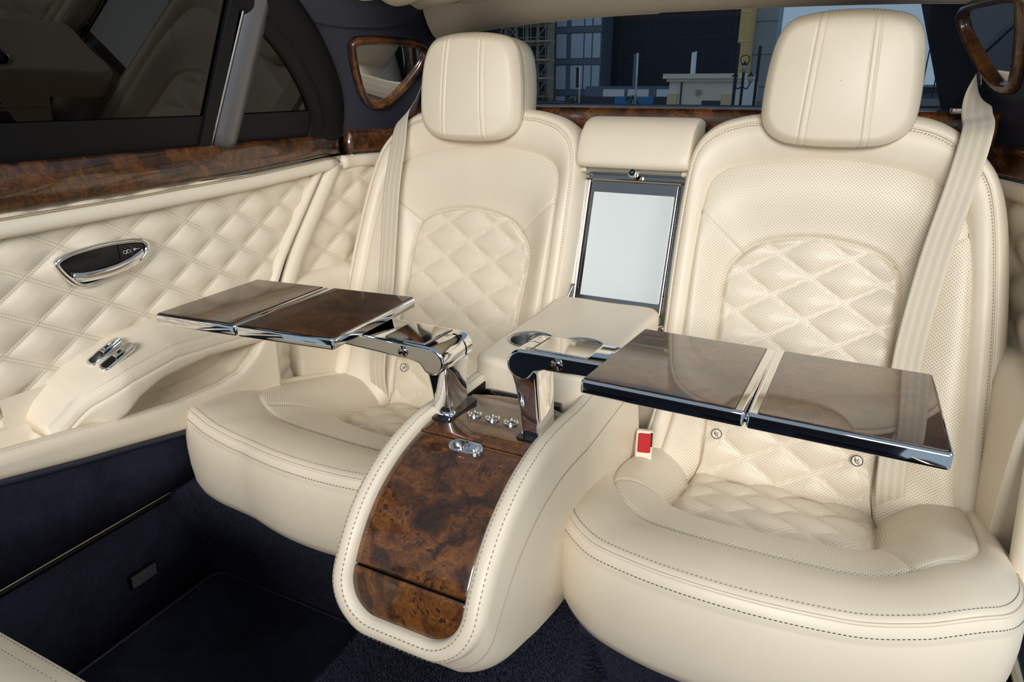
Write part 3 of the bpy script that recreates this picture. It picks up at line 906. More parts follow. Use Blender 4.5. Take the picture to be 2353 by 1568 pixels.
def seat(sg):
    side_lab = ('cream quilted rear seat beside the quilted door, with reclined backrest and headrest' if sg < 0 else
                'cream quilted rear seat nearest the camera, with reclined backrest and wide headrest')
    st = thing('rear_seat', (sg * SX, 1.1, .25), side_lab, 'car seat', 'pair of rear seats')
    bo = np.array([0, 1.30, .28]); bT = np.array([0, math.sin(ALB), math.cos(ALB)]); bn = np.array([0, -math.cos(ALB), math.sin(ALB)])

    def BW(a, t, h):
        a, t, h = np.broadcast_arrays(a, t, h)
        P = bo + t[..., None] * bT + h[..., None] * bn
        P[..., 0] = sg * (SX + a)
        return P

    c0 = (0.01, .32)
    q, p, s, o = [radloop(L, c0, TH) for L in (Q_B, P_B, S_B, O_B)]

    def uvm(A):
        return np.stack([A[..., 0] * C45 - A[..., 1] * S45, A[..., 0] * S45 + A[..., 1] * C45], -1)

    def baseh(a, t):
        return .014 * np.exp(-((t - .20) / .16) ** 2) + .012 * smoothstep((t - .36) / .25)

    # quilted centre
    r = np.linspace(.003, 1, 130)[:, None, None]
    A = np.array(c0) + r * (q[None] - np.array(c0))
    h, pq, _ = quilt(A[..., 0], A[..., 1], -.002, .416, .065, .042, .0085, .012, .0032)
    edge = np.linalg.norm(q - np.array(c0), axis=1)[None] * (1 - r[..., 0])
    h = h * smoothstep(edge / .012) + baseh(A[..., 0], A[..., 1]) - .0045 * np.exp(-(edge / .0035) ** 2) + .002 * smoothstep(edge / .012)
    backrest = surf('backrest_quilted_panel', BW(A[..., 0], A[..., 1], h), M['quilt_back'], st, cv=True, uvs={'uv': uvm(A), 'pq': pq})
    # perforated surround rising to the bolsters
    nr = 56
    k = np.linspace(0, 1, nr)[:, None]
    A = q[None] * (1 - k[..., None]) + p[None] * k[..., None]
    wid = np.linalg.norm(p - q, axis=1)[None]
    bol = .043 - .020 * smoothstep((A[..., 1] - .45) / .20)
    upper = smoothstep((A[..., 1] - .38) / .12)
    h = baseh(A[..., 0], A[..., 1]) * (1 - k) + bol * smoothstep(k * 1.02) + (.010 - .008 * upper) * np.sin(math.pi * k) ** .8 + .002 * smoothstep(k * wid / .010) * (1 - k)
    h = h - .0045 * np.exp(-(k * wid / .0035) ** 2) - .003 * np.exp(-((1 - k) * wid / .004) ** 2)
    for p0, p1 in (((-.138, .452), (-.232, .530)), ((.138, .450), (.246, .520))):
        h = h - .0028 * np.exp(-(seg_dist(A[..., 0], A[..., 1], p0, p1) / .0032) ** 2)
    surf('backrest_perforated_surround', BW(A[..., 0], A[..., 1], h), M['perf'], st, cv=True, uvs={'uv': uvm(A)})
    # plain border, rolled edge and rear shell
    loops = []
    hp = .043 - .020 * smoothstep((p[:, 1] - .45) / .20)
    for kk in np.linspace(0, 1, 14):
        a = p * (1 - kk) + s * kk
        hh = hp * (1 - kk) + .046 * kk + .007 * math.sin(math.pi * kk) - .003 * math.exp(-(kk / .12) ** 2) - .003 * math.exp(-((1 - kk) / .12) ** 2)
        loops.append(BW(a[:, 0], a[:, 1], hh))
    for kk in np.linspace(0.04, 1, 12):
        f = math.sin(kk * math.pi / 2)
        a = s * (1 - f) + o * f
        loops.append(BW(a[:, 0], a[:, 1], np.full(NB, -.022 + .068 * math.cos(kk * math.pi / 2)) - .0022 * math.exp(-((kk - .04) / .07) ** 2)))
    for sc2, hh in ((1.0, -.06), (.985, -.11), (.95, -.14), (.90, -.15)):
        a = np.array(c0) + (o - np.array(c0)) * sc2
        loops.append(BW(a[:, 0], a[:, 1], np.full(NB, hh)))
    P = np.array(loops)
    F = gfaces(len(loops), NB, False, True).tolist() + [[(len(loops) - 1) * NB + i for i in range(NB)]]
    mk('backrest_border', P.reshape(-1, 3), F, M['leather'], st)
    # piping and stitch rows of the border seam
    vis = s[:, 1] > -.05
    def roll_path(L):
        i0 = np.argmax(~vis) if not vis.all() else 0
        idx = (np.arange(NB) + i0) % NB
        idx = idx[vis[idx]]
        return L[idx]
    sp_ = roll_path(BW(s[:, 0], s[:, 1], np.full(NB, .0452)))
    tube('backrest_piping', sp_, .0020, M['leather'], st, 8)
    for sc2, hh, nm in ((.984, .0475, 'thread_tan'), (1.014, .0415, 'thread_tan')):
        a = np.array(c0) + (s - np.array(c0)) * sc2
        stitch('border_stitching', roll_path(BW(a[:, 0], a[:, 1], np.full(NB, hh + .0008))), bn, M['thread_tan' if sg < 0 else 'thread_tan'], st, .0060, .0042, .0012)
    # ------------------------------------------------ headrest
    hz = 1.040
    half = [(.0, .925), (.045, .926), (.082, .930), (.108, .941), (.124, .958), (.131, .982), (.131, 1.03), (.127, 1.075), (.120, 1.11), (.108, 1.134), (.088, 1.148), (.045, 1.156), (0, 1.158)]
    full = np.array(half + [(-x, z) for x, z in half[::-1][1:-1]])
    full = np.stack([full[:, 0] * .985, 1.03 + (full[:, 1] - 1.03) * .985], 1)
    hc = (0, hz)
    fl = radloop(full, hc, TH)
    lean = .10
    hx, hdz = (-.010, -.014) if sg < 0 else (0.0, 0.0)

    def HW(a, z, y):
        a, z, y = np.broadcast_arrays(a, z, y)
        return np.stack([sg * (SX - .004 + a) + hx, y + lean * (z - 1.0), z + hdz], -1)
    y0 = 1.405
    rr = np.linspace(.004, 1, 110)[:, None]
    A = np.array(hc) + rr[..., None] * (fl[None] - np.array(hc))
    dome = .020 * (np.abs(A[..., 0]) / .13) ** 2.2 + .012 * (np.abs(A[..., 1] - hz) / .115) ** 2.5 + .016 * np.clip((rr - .86) / .14, 0, 1) ** 2
    ridge = np.zeros_like(dome)
    for sgn in (-1, 1):
        xc = .0485 + .004 * (A[..., 1] - hz) / .1 * -1
        d = np.abs(A[..., 0] - sgn * xc)
        ridge += .0022 * np.exp(-(np.abs(d - .0055) / .0016) ** 2) - .0012 * (d < .0055)
    face = surf('headrest_face', HW(A[..., 0], A[..., 1], y0 + dome + ridge), M['leather'], st, cv=True)
    lo = []
    yb = y0 + .020 * (np.abs(fl[:, 0]) / .13) ** 2.2 + .012 * (np.abs(fl[:, 1] - hz) / .115) ** 2.5 + .016
    for sc2, dy in ((1.0, 0), (1.012, .004), (1.016, .010), (1.010, .018), (.995, .024), (.998, .030), (1.0, .045), (.985, .075), (.95, .105), (.86, .128), (.7, .140), (.4, .146), (.02, .148)):
        a = np.array(hc) + (fl - np.array(hc)) * sc2
        k = min(1, dy / .05)
        lo.append(HW(a[:, 0], a[:, 1], yb * (1 - k) + (y0 + .034) * k + dy * (1 if True else 0)))
    surf('headrest_shell', np.array(lo), M['leather'], st, cv=True)
    for sc2, dy in ((1.0135, .0035), (1.017, .0125)):
        a = np.array(hc) + (fl - np.array(hc)) * sc2
        stitch('headrest_stitching', HW(a[:, 0], a[:, 1], yb + dy), unit(np.stack([sg * fl[:, 0], -.05 + 0 * fl[:, 0], fl[:, 1] - hz], 1)), M['thread_tan'], st, .0055, .0038, .0011, closed=True)
    for xo in (-.06, .06):
        tube('headrest_post', np.array([(sg * (SX + xo), 1.50, .90), (sg * (SX + xo), 1.515, 1.0)]), .007, M['chrome'], st, 10)
    # ------------------------------------------------ cushion
    co = np.array([0, 1.30, .29]); cD = np.array([0, -math.cos(TC_), math.sin(TC_)]); cn = np.array([0, math.sin(TC_), math.cos(TC_)])

    def CW(a, d, h):
        a, d, h = np.broadcast_arrays(a, d, h)
        P = co + d[..., None] * cD + h[..., None] * cn
        P[..., 0] = sg * (SX + a)
        return P
    c1 = (.01, .10)
    q, p, s = [radloop(L, c1, TH) for L in (Q_C, P_C, S_C)]
    if sg < 0:      # the far cushion is squarer at its outer front corner
        for L_, g_ in ((p, .018), (s, .030)):
            kk = smoothstep((L_[:, 0] - .10) / .16) * smoothstep((L_[:, 1] - .22) / .20)
            L_[:, 0] += g_ * kk; L_[:, 1] += 1.3 * g_ * kk
    r = np.linspace(.003, 1, 120)[:, None, None]
    A = np.array(c1) + r * (q[None] - np.array(c1))
    edge = np.linalg.norm(q - np.array(c1), axis=1)[None] * (1 - r[..., 0])
    h, pq, _ = quilt(A[..., 0], A[..., 1], -.005, .159, .07, .052, .0125, .013, .003)
    crown = .010 * (1 - (A[..., 0] / .18) ** 2)
    h = h * smoothstep(edge / .025) - .036 + crown * smoothstep(edge / .05) - .010 * np.exp(-(edge / .008) ** 2)
    surf('cushion_quilted_panel', CW(A[..., 0], A[..., 1], h), M['quilt_cushion'], st, cv=True, uvs={'uv': uvm(A), 'pq': pq})
    k = np.linspace(0, 1, 50)[:, None]
    A = q[None] * (1 - k[..., None]) + p[None] * k[..., None]
    wid = np.linalg.norm(p - q, axis=1)[None]
    sidew = smoothstep((np.abs(A[..., 0]) - .15) / .10)
    outer = smoothstep((A[..., 0] - .12) / .12)
    rim = -.002 + .016 * sidew + .014 * outer
    h = -.036 * (1 - k) + rim * k + (.017 + .010 * sidew) * np.sin(math.pi * np.clip(k ** .85, 0, 1)) ** .8
    h = h - .010 * np.exp(-(k * wid / .008) ** 2) - .003 * np.exp(-((1 - k) * wid / .004) ** 2)
    for p0, p1 in (((-.160, .240), (-.258, .330)), ((.160, .205), (.20, .395))):
        h = h - .003 * np.exp(-(seg_dist(A[..., 0], A[..., 1], p0, p1) / .0034) ** 2)
    surf('cushion_perforated_surround', CW(A[..., 0], A[..., 1], h), M['perf'], st, cv=True, uvs={'uv': uvm(A)})
    lo = []
    hp = -.002 + .016 * smoothstep((np.abs(p[:, 0]) - .15) / .10) + .014 * smoothstep((p[:, 0] - .12) / .12)
    hs = -.012 + .010 * smoothstep((np.abs(s[:, 0]) - .2) / .08) + .016 * smoothstep((s[:, 0] - .12) / .14)
    for kk in np.linspace(0, 1, 16):
        a = p * (1 - kk) + s * kk
        hh = hp * (1 - kk) + hs * kk + .012 * math.sin(math.pi * kk) ** .9 - .003 * math.exp(-(kk / .08) ** 2) - .002 * math.exp(-((1 - kk) / .08) ** 2)
        lo.append(CW(a[:, 0], a[:, 1], hh))
    S3 = lo[-1]
    cen = np.array([sg * (SX + .01), 1.1, 0])
    out = S3 - cen; out[:, 2] = 0; out = unit(out)
    frontness = smoothstep((1.15 - S3[:, 1]) / .30)
    zbot = .247 + .0 * S3[:, 2]
    for f, off in ((.03, .004), (.07, .008), (.12, .011), (.16, .010), (.18, .0108), (.25, .014), (.45, .016), (.65, .015), (.84, .011), (.95, .003), (1.0, -.014)):
        Q = S3 + out * (off * (.4 + .6 * frontness))[:, None]
        Q[:, 2] = S3[:, 2] * (1 - f) + zbot * f
        lo.append(Q)
    P = np.array(lo)
    F = gfaces(len(lo), NB, False, True).tolist() + [[(len(lo) - 1) * NB + i for i in range(NB)]]
    mk('cushion_border', P.reshape(-1, 3), F, M['leather'], st)
    keep = S3[:, 1] < 1.32
    i0 = int(np.argmax(~keep))
    idx = (np.arange(NB) + i0) % NB; idx = idx[keep[idx]]
    tube('cushion_piping', (S3 + out * .003 + np.array([0, 0, -.003]))[idx], .0024, M['leather'], st, 8)
    a = np.array(c1) + (s - np.array(c1)) * .988
    up = CW(a[:, 0], a[:, 1], hs + .0030)
    stitch('cushion_stitching', up[idx], cn, M['thread_dark'], st, .0062, .0046, .0013)
    dn = (S3 + out * .0100)
    dn[:, 2] -= .018
    stitch('cushion_stitching', dn[idx], out[idx] * np.array([1, 1, .3]), M['thread_dark'], st, .0062, .0046, .0013)
    # round tags sewn on the backrest
    for (ax, tx) in ((-.128, .078), (.132, .082)):
        ctr = BW(np.array(ax), np.array(tx), np.array(.0165 + .006))
        fr = Fr(ctr, (sg, 0, 0), bT, bn)
        tg = plate('anchor_tag', circ(.0105, 28), fr, -.004, .0008, M['leather'], st, .0006)
        tube('tag_ring', fr(*circ(.0098, 28).T, np.full(28, .0010)), .0009, M['thread_dark'], tg, 5, True)
        for ln in ([(-.005, .002), (-.001, -.004), (.005, -.006)], [(-.004, .006), (-.0035, .002), (-.002, -.001)], [(-.001, .003), (.001, -.001), (.004, -.003)], [(.002, .004), (.003, .0015)]):
            L = np.array(ln)
            tube('tag_mark', fr(L[:, 0], L[:, 1], np.full(len(L), .0011)), .0007, M['thread_dark'], tg, 5)
    return st


seat(-1)
seat(1)

# ================================================================ seat belts
def bw(x, t, h):
    return np.array([x, 1.30 + t * math.sin(ALB) - h * math.cos(ALB), .28 + t * math.cos(ALB) + h * math.sin(ALB)])


def webbing(name, ctr, sidev, nrm, width, mat, parent, th=.0012):
    C = cr(ctr, 14); S = unit(cr(sidev, 14)); N = unit(cr(nrm, 14))
    n = len(C)
    L = np.r_[0, np.cumsum(np.linalg.norm(np.diff(C, axis=0), axis=1))]
    us = np.linspace(-1, 1, 13)
    sec = np.r_[np.c_[us, np.ones(13)], np.c_[us[::-1], -np.ones(13)]]
    P = C[:, None] + S[:, None] * (sec[None, :, :1] * width / 2) + N[:, None] * (sec[None, :, 1:] * th / 2)
    uv = np.zeros(P.shape[:2] + (2,)); uv[..., 0] = (sec[None, :, 0] + 1) / 2; uv[..., 1] = L[:, None]
    return surf(name, P, mat, parent, cv=True, uvs={'uv': uv}, caps=True)


def belt(sg):
    if sg > 0:
        lab = 'cream webbing seat belt running diagonally over the seat nearest the camera'
        anchor = np.array([.612, 1.640, 1.035])
        ctr = [anchor, (.611, 1.545, .984), bw(.606, .690, .062), bw(.597, .60, .064), bw(.580, .48, .060), bw(.569, .355, .058), bw(.566, .27, .056), bw(.570, .15, .052), bw(.576, .06, .040), bw(.585, -.01, .01)]
        sv = [(.16, .9, -.2), (.62, .35, .25), (.92, 0, .30), (.97, 0, .18), (.98, 0, .10), (1, 0, .04), (1, 0, 0), (1, 0, -.02), (1, 0, 0), (1, 0, 0)]
    else:
        lab = 'cream webbing seat belt hanging over the seat beside the quilted door'
        anchor = np.array([-.640, 1.625, 1.022])
        ctr = [anchor, (-.612, 1.545, .982), bw(-.580, .690, .058), bw(-.582, .62, .062), bw(-.586, .52, .062), bw(-.579, .385, .060), bw(-.574, .28, .058), bw(-.577, .15, .054), bw(-.579, .06, .045), bw(-.583, -.01, .01)]
        sv = [(.55, -.6, .6), (.55, -.55, .6), (.85, -.3, .35), (.97, -.1, .12), (1, 0, .0), (1, 0, 0), (1, 0, 0), (1, 0, 0), (1, 0, 0), (1, 0, 0)]
    b = thing('seat_belt', (anchor[0], anchor[1], .3), lab, 'seat belt', 'seat belts')
    ctr = np.array(ctr)
    T = unit(np.gradient(ctr, axis=0))
    sv = unit(np.array(sv, float)); nv = unit(np.cross(sv, T)); sv = unit(np.cross(T, nv))
    webbing('webbing', ctr, sv, nv, .047, M['belt'], b)
    # chrome upper guide
    f = pil(sg)
    d = np.array([0.0, 0.0, 1.0])
    base = anchor + np.array([sg * .004, .004, .012])
    g = sweep('belt_guide', np.array([base + unit(sv[0]) * k for k in np.linspace(-.026, .026, 9)]), circ(.006, 10, .004), (0, -.5, 1), M['chrome'], b)
    loop = [base + sv[0] * -.026, base + np.array([sg * .004, .004, .018]) + sv[0] * -.016, base + np.array([sg * .006, .006, .034]), base + np.array([sg * .004, .004, .018]) + sv[0] * .016, base + sv[0] * .026]
    tube('guide_bracket', cr(loop, 8), .0042, M['chrome'], b, 10)
    bolt = np.array([base + np.array([sg * .004, .004, .030]) + np.array([-sg * .6, -.3, 0]) * k for k in (-.010, .010)])
    tube('guide_bolt', bolt, .009, M['chrome'], b, 16)
    return b


belt(-1)
belt(1)

# buckle between console and near seat
f = Fr((.140, 1.175, .335), (1, .25, 0), (-.08, .32, .95))
b = thing('belt_buckle', (.14, 1.17, .30), 'ivory belt buckle with red release button between console and seat', 'buckle')
plate('housing', rrect(-.017, .017, -.02, .062, .006), f, -.012, .012, M['ivory_plastic'], b, .004, smooth=True)
plate('release_button', rrect(-.0125, .0125, .018, .056, .003), f, .0118, .0145, M['red'], b, .0015)
plate('button_slot', rrect(.0105, .0155, .030, .058, .001), f, .0118, .0128, M['black'], b, .0005)

# ================================================================ centre console
con = thing('centre_console', (0, .8, .22), 'cream leather centre console with curved burr walnut front panels', 'console')
WP = cr([(1.20, .560), (1.05, .556), (.90, .553), (.86, .556), (.79, .560), (.745, .557), (.69, .543), (.64, .517), (.605, .485), (.578, .445), (.560, .405), (.551, .372), (.549, .360)], 12)
Ls = np.r_[0, np.cumsum(np.linalg.norm(np.diff(WP, axis=0), axis=1))]
STOT = Ls[-1]


def WPos(s):
    return np.stack([np.interp(s, Ls, WP[:, 0]), np.interp(s, Ls, WP[:, 1])], -1)


def WN(s):
    s = np.clip(np.asarray(s, float), .006, STOT - .006)
    d = WPos(s + .004) - WPos(s - .004)
    d = d / np.linalg.norm(d, axis=-1, keepdims=True)
    return np.stack([-d[..., 1], d[..., 0]], -1) * -1.0


def CON(x, s, h):
    x, s, h = np.broadcast_arrays(np.asarray(x, float), np.asarray(s, float), np.asarray(h, float))
    p = WPos(s); n = WN(s)
    n = np.where(n[..., 1:2] < -.2, -n, n)
    return np.stack([x, p[..., 0] + n[..., 0] * h, p[..., 1] + n[..., 1] * h], -1)


def s_at_y(y):
    return float(np.interp(-y, -WP[:, 0], Ls))


# sign of the normal: must point up / forward
_t = CON(0., s_at_y(.60), .01) - CON(0., s_at_y(.60), 0.)
NS = 1.0 if _t[2] > 0 else -1.0
SE = STOT - .022
S_TOP0, S_TOP1 = s_at_y(.885), s_at_y(.742)
S_LOW = s_at_y(.5755) + .004


def halfw(s, w=.0865, rc=.050):
    e = SE - s
    k = np.clip(e / rc, 0, 1)
    return w - rc * (1 - np.sqrt(np.clip(1 - (1 - k) ** 2, 0, 1)))


def wpanel(name, s0, s1, nm=60, lift=0.0, th=.004, parent=con, back_bow=0.0):
    ss = np.linspace(s0, s1, nm)
    xs = np.linspace(-1, 1, 33)
    Sg, Xg = np.meshgrid(ss, xs, indexing='ij')
    W = halfw(Sg) * Xg
    Sg = Sg + back_bow * (1 - Xg ** 2) * ((s1 - Sg) / (s1 - s0))
    edge = np.minimum(Sg - s0, s1 - Sg)
    ed = np.minimum(edge, (1 - np.abs(Xg)) * .08)
    H = lift - .0016 * np.exp(-(ed / .0016) ** 2)
    top = CON(W, Sg, H * NS)
    P = top.reshape(-1, 3)
    F = gfaces(nm, 33).tolist()
    # rim skirt
    ring = [(0, j) for j in range(33)] + [(i, 32) for i in range(1, nm)] + [(nm - 1, j) for j in range(31, -1, -1)] + [(i, 0) for i in range(nm - 2, 0, -1)]
    idx = [i * 33 + j for i, j in ring]
    base = np.array([CON(W[i, j], Sg[i, j], (lift - th) * NS) for i, j in ring]).reshape(-1, 3)
    n0 = len(P); m = len(idx)
    F += [[idx[k], idx[(k + 1) % m], n0 + (k + 1) % m, n0 + k] for k in range(m)]
    return mk(name, np.vstack([P, base]), F, M['wood'], parent, fix=False)


main = wpanel('walnut_door', S_TOP1 + .0012, S_LOW - .0030, 70)
low = wpanel('walnut_kick_panel', S_LOW + .0010, SE, 40)
top = wpanel('walnut_top_plate', S_TOP0, S_TOP1 - .0006, 40, lift=.0012, back_bow=-.02)
# dark backing seen in the joints
ss = np.linspace(S_TOP0, SE, 90); xs = np.linspace(-1, 1, 9)
Sg, Xg = np.meshgrid(ss, xs, indexing='ij')
surf('panel_backing', CON(halfw(Sg) * Xg * .999, Sg, np.full(Sg.shape, -.0075) * NS), M['black'], con)

# leather rim: U path over the curved surface
sA = s_at_y(1.16)
def upath(w, rc, se, n=46):
    p = [(w, s) for s in np.linspace(sA, se - rc, 120, endpoint=False)]
    p += [(w - rc + rc * math.cos(a), se - rc + rc * math.sin(a)) for a in np.linspace(0, math.pi / 2, n, endpoint=False)]
    p += [(x, se) for x in np.linspace(w - rc, -(w - rc), 30, endpoint=False)]
    p += [(-(w - rc) - rc * math.sin(a), se - rc + rc * math.cos(a)) for a in np.linspace(0, math.pi / 2, n, endpoint=False)]
    p += [(-w, s) for s in np.linspace(se - rc, sA, 120)]
    return np.array(p)


up_in = upath(.0865, .050, SE)
d_ = tangents(up_in); nrm2 = np.stack([d_[:, 1], -d_[:, 0]], 1)
if nrm2[60, 0] < 0: nrm2 = -nrm2
prof_rim = [(-.0005, -.010), (-.0005, .004), (.001, .0095), (.005, .0125), (.012, .0140), (.019, .0130), (.0245, .0095), (.0275, .0040), (.0290, -.004)]
loops = [CON(up_in[:, 0] + nrm2[:, 0] * o_, up_in[:, 1] + nrm2[:, 1] * o_, np.full(len(up_in), h_) * NS) for o_, h_ in prof_rim]
# side wall: drops from the rim's outer edge down and back
L0 = loops[-1]
EY = [(.545, .665), (.57, .70), (.60, .745), (.64, .82), (.70, .90), (.80, 1.0), (1.16, 1.24)]
n_u = len(up_in)
yy0 = L0[:, 1]
yb_ = np.interp(np.abs(np.arange(n_u) - (n_u - 1) / 2), *zip(*[(0, 0), (n_u / 2, 0)]))
endY = np.interp(np.interp(up_in[:, 1], [sA, SE], [1, 0]), [0, .06, .12, .22, .36, .6, 1], [.665, .690, .730, .80, .88, .98, 1.26])
endZ = np.interp(np.interp(up_in[:, 1], [sA, SE], [1, 0]), [0, .06, .12, .22, .36, .6, 1], [.300, .290, .275, .255, .24, .23, .22])
endX = np.sign(up_in[:, 0]) * np.minimum(np.abs(L0[:, 0]) + .002, .112)
side = np.clip(np.abs(up_in[:, 0]) / .0865, 0, 1)
E3 = np.stack([L0[:, 0] * (.93 + .04 * side), endY, endZ], 1)
wall = []
for f in np.linspace(.02, 1, 26):
    Q = L0 * (1 - f) + E3 * f
    sag = math.sin(math.pi * f)
    Q[:, 0] += np.sign(L0[:, 0]) * np.minimum(np.abs(L0[:, 0]) / .1, 1) * .004 * sag
    fr_ = (1 - smoothstep((up_in[:, 1] - sA) / (SE - sA) * 1.0)) * 0
    Q[:, 1] += -.020 * sag * smoothstep((up_in[:, 1] - (SE - .16)) / .16)
    Q[:, 2] += -.020 * sag * smoothstep((up_in[:, 1] - (SE - .16)) / .16)
    g = .0012 * math.exp(-((f - .20) / .012) ** 2)
    Q[:, 0] -= np.sign(Q[:, 0]) * g
    wall.append(Q)
P = np.array(loops + wall)
mk('leather_shell', P.reshape(-1, 3), gfaces(P.shape[0], P.shape[1]), M['leather'], con)
k = wall[4] + 0
k[:, 0] += np.sign(k[:, 0]) * .0004
tube('side_seam', k, .0008, M['seam_line'], con, 6)
for o_, h_ in ((.0065, .0138), (.0205, .0125)):
    pth = CON(up_in[:, 0] + nrm2[:, 0] * o_, up_in[:, 1] + nrm2[:, 1] * o_, np.full(n_u, h_) * NS)
    nn = pth - CON(up_in[:, 0], up_in[:, 1], np.full(n_u, -.03) * NS)
    stitch('rim_stitching', pth, unit(nn), M['thread_tan'], con, .0068, .0046, .0013)
# three round chrome buttons and the latch
for bx in (-.034, -.003, .028):
    sB = s_at_y(.812)
    cpt = CON(bx, sB, .0012 * NS)
    n2 = unit(CON(bx, sB, .01 * NS) - CON(bx, sB, 0.))
    fr = Fr(cpt, (1, 0, 0), np.cross(n2, (1, 0, 0)), n2)
    bt = plate('button', circ(.0115, 28), fr, -.002, .0035, M['chrome'], con, .0015, smooth=True)
    tube('button_ring', fr(*circ(.0080, 24).T, np.full(24, .0038)), .0009, M['dark_chrome'], bt, 6, True)
    plate('button_mark', np.array([(-.004, -.001), (.001, -.004), (.005, .0), (.001, .0045), (-.003, .003)]), fr, .0034, .0044, M['dark_chrome'], bt, .0003)
sB = s_at_y(.728)
n2 = unit(CON(0., sB, .01 * NS) - CON(0., sB, 0.))
fr = Fr(CON(-.001, sB, 0.0), (1, 0, 0), np.cross(n2, (1, 0, 0)), n2)
lt = plate('door_latch', rrect(-.026, .026, -.012, .012, .0118, 8), fr, -.002, .004, M['chrome'], con, .002, smooth=True)
plate('latch_key', rrect(-.020, .0, -.008, .008, .0075, 6), fr, .0038, .0062, M['dark_chrome'], lt, .001, smooth=True)
plate('latch_key', rrect(.003, .020, -.007, .007, .0065, 6), fr, .0038, .0068, M['chrome'], lt, .001, smooth=True)
# black sockets for the table posts
for sx_ in (-1, 1):
    plate('post_socket', rrect(.054, .0875, .770, .862, .008) * np.array([sx_, 1]), WORLD, .548, .5635, M['black_gloss'], con, .001)
# storage bin behind the walnut plate
binn = box('bin_floor', -.088, .088, .87, 1.20, .440, .446, M['bin'], con)
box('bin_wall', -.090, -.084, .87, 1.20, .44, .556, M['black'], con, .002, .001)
box('bin_wall', .084, .090, .87, 1.20, .44, .556, M['bin'], con, .002, .001)
box('bin_wall', -.088, .088, .862, .868, .44, .552, M['bin'], con, .002, .001)
f = Fr((.03, 1.02, .50), (1, 0, 0), (0, .35, .93))
plate('bin_liner', rrect(-.085, .050, -.06, .050, .018, 6), f, -.03, .0, M['bin'], con, .008, smooth=True)
plate('bin_liner_ridge', rrect(.0, .046, -.055, .048, .012, 6), f, -.004, .006, M['ivory_plastic'], con, .004, smooth=True)

# ================================================================ folding armrest with cup holders
arm = thing('cup_holder_unit', (0, 1.15, .52), 'cream leather centre armrest with two round cup holders', 'armrest')
ra = cr([(-.105, .95), (-.06, .936), (0, .932), (.06, .936), (.105, .95), (.111, 1.0), (.112, 1.2), (.108, 1.335), (.0, 1.342), (-.108, 1.335), (-.112, 1.2), (-.111, 1.0)], 8, True)
fA = Fr((0, 0, 0), (1, 0, 0), (0, 1, 0))
V, F = plate_vf(ra, fA, .515, .600, .014, 7)
V[:, 2] += -.020 * np.clip((V[:, 1] - 1.0) / .34, 0, 1) * 0
body = mk('armrest_body', V, F, M['leather'], arm, True, fix=True)
cut = []
cups = ((-.049, 1.052), (.044, 1.060))
for cx, cy in cups:
    Vc, Fc = plate_vf(np.c_[cx + .0385 * np.cos(np.linspace(0, 2 * math.pi, 48, False)), cy + .0385 * np.sin(np.linspace(0, 2 * math.pi, 48, False))], WORLD, .55, .62, .0005, 1)
    cut.append(mk('cutter', Vc, Fc, None, None, fix=True))
boolcut(body, cut)
body.data.polygons.foreach_set('use_smooth', [len(p.vertices) <= 4 for p in body.data.polygons])
for cx, cy in cups:
    prof = [(.0385, .5985), (.0400, .6020), (.0425, .6022), (.0432, .6005), (.0432, .5985)]
    a = np.linspace(0, 2 * math.pi, 56, endpoint=False)
    ring = np.array([[(cx + r_ * math.cos(t), cy + r_ * math.sin(t), z_) for r_, z_ in prof] for t in a])
    cup = surf('cup_holder_ring', ring, M['satin'], arm, cu=True)
    prof = [(.0384, .6005), (.0375, .596), (.0368, .570), (.0362, .556), (.033, .5535), (.001, .5530)]
    ring = np.array([[(cx + r_ * math.cos(t), cy + r_ * math.sin(t), z_) for r_, z_ in prof] for t in a])
    surf('cup_holder_well', ring, M['steel'], arm, cu=True)
# catch below the armrest's front edge
lat = sweep('catch', np.array([(-.075, .928, .538), (-.05, .925, .540), (.06, .925, .540)]), rnd(np.array([(-.010, -.012), (-.010, .008), (.004, .012), (.010, .004), (.010, -.010)])), (0, 0, 1), M['black_gloss'], arm)
tube('catch_bar', np.array([(-.045, .916, .536), (.045, .916, .536)]), .006, M['chrome'], arm, 12)

# ================================================================ centre cooler with frosted glass door and pad above
bT = np.array([0, math.sin(ALB), math.cos(ALB)]); bnn = np.array([0, -math.cos(ALB), math.sin(ALB)])
fb = Fr((0, 1.30, .28), (1, 0, 0), bT, bnn)
cool = thing('drinks_cooler', (0, 1.40, .5), 'frosted glass cooler door in a smoked chrome frame between the seats', 'cooler')
box_o = rrect(-.1165, .1165, .25, .602, .004)
plate('housing', box_o, fb, -.10, -.024, M['leather'], cool, .001)
plate('lower_panel', rrect(-.130, .130, -.02, .29, .004), fb, -.09, -.03, M['leather'], cool, .004)
plate('frame_stile', rrect(-.1165, -.100, .27, .583, .002), fb, -.024, -.006, M['satin'], cool, .003)
plate('frame_stile', rrect(.1005, .1165, .27, .583, .002), fb, -.024, -.006, M['dark_chrome'], cool, .003)
plate('frame_rail', rrect(-.1165, .1165, .584, .602, .002), fb, -.024, -.004, M['dark_chrome'], cool, .002)
gd = plate('door_frame', rrect(-.0975, .098, .296, .5815, .003), fb, -.024, -.008, M['dark_chrome'], cool, .002)
plate('frosted_pane', rrect(-.089, .0915, .324, .556, .002), fb, -.008, -.0068, M['frosted'], gd, .0004)
for sx_ in (-1, 1):
    pth = fb(np.array([sx_ * .1165, sx_ * .1165, sx_ * .106]), np.array([.262, .30, .345]), np.array([.012, .004, -.004]))
    tube('hinge_arm', cr(pth, 6), .005, M['dark_chrome'], cool, 8)
    tube('hinge_pin', fb(np.array([sx_ * .104, sx_ * .122]), np.array([.275, .275]), np.array([.012, .012])), .007, M['chrome'], cool, 12)

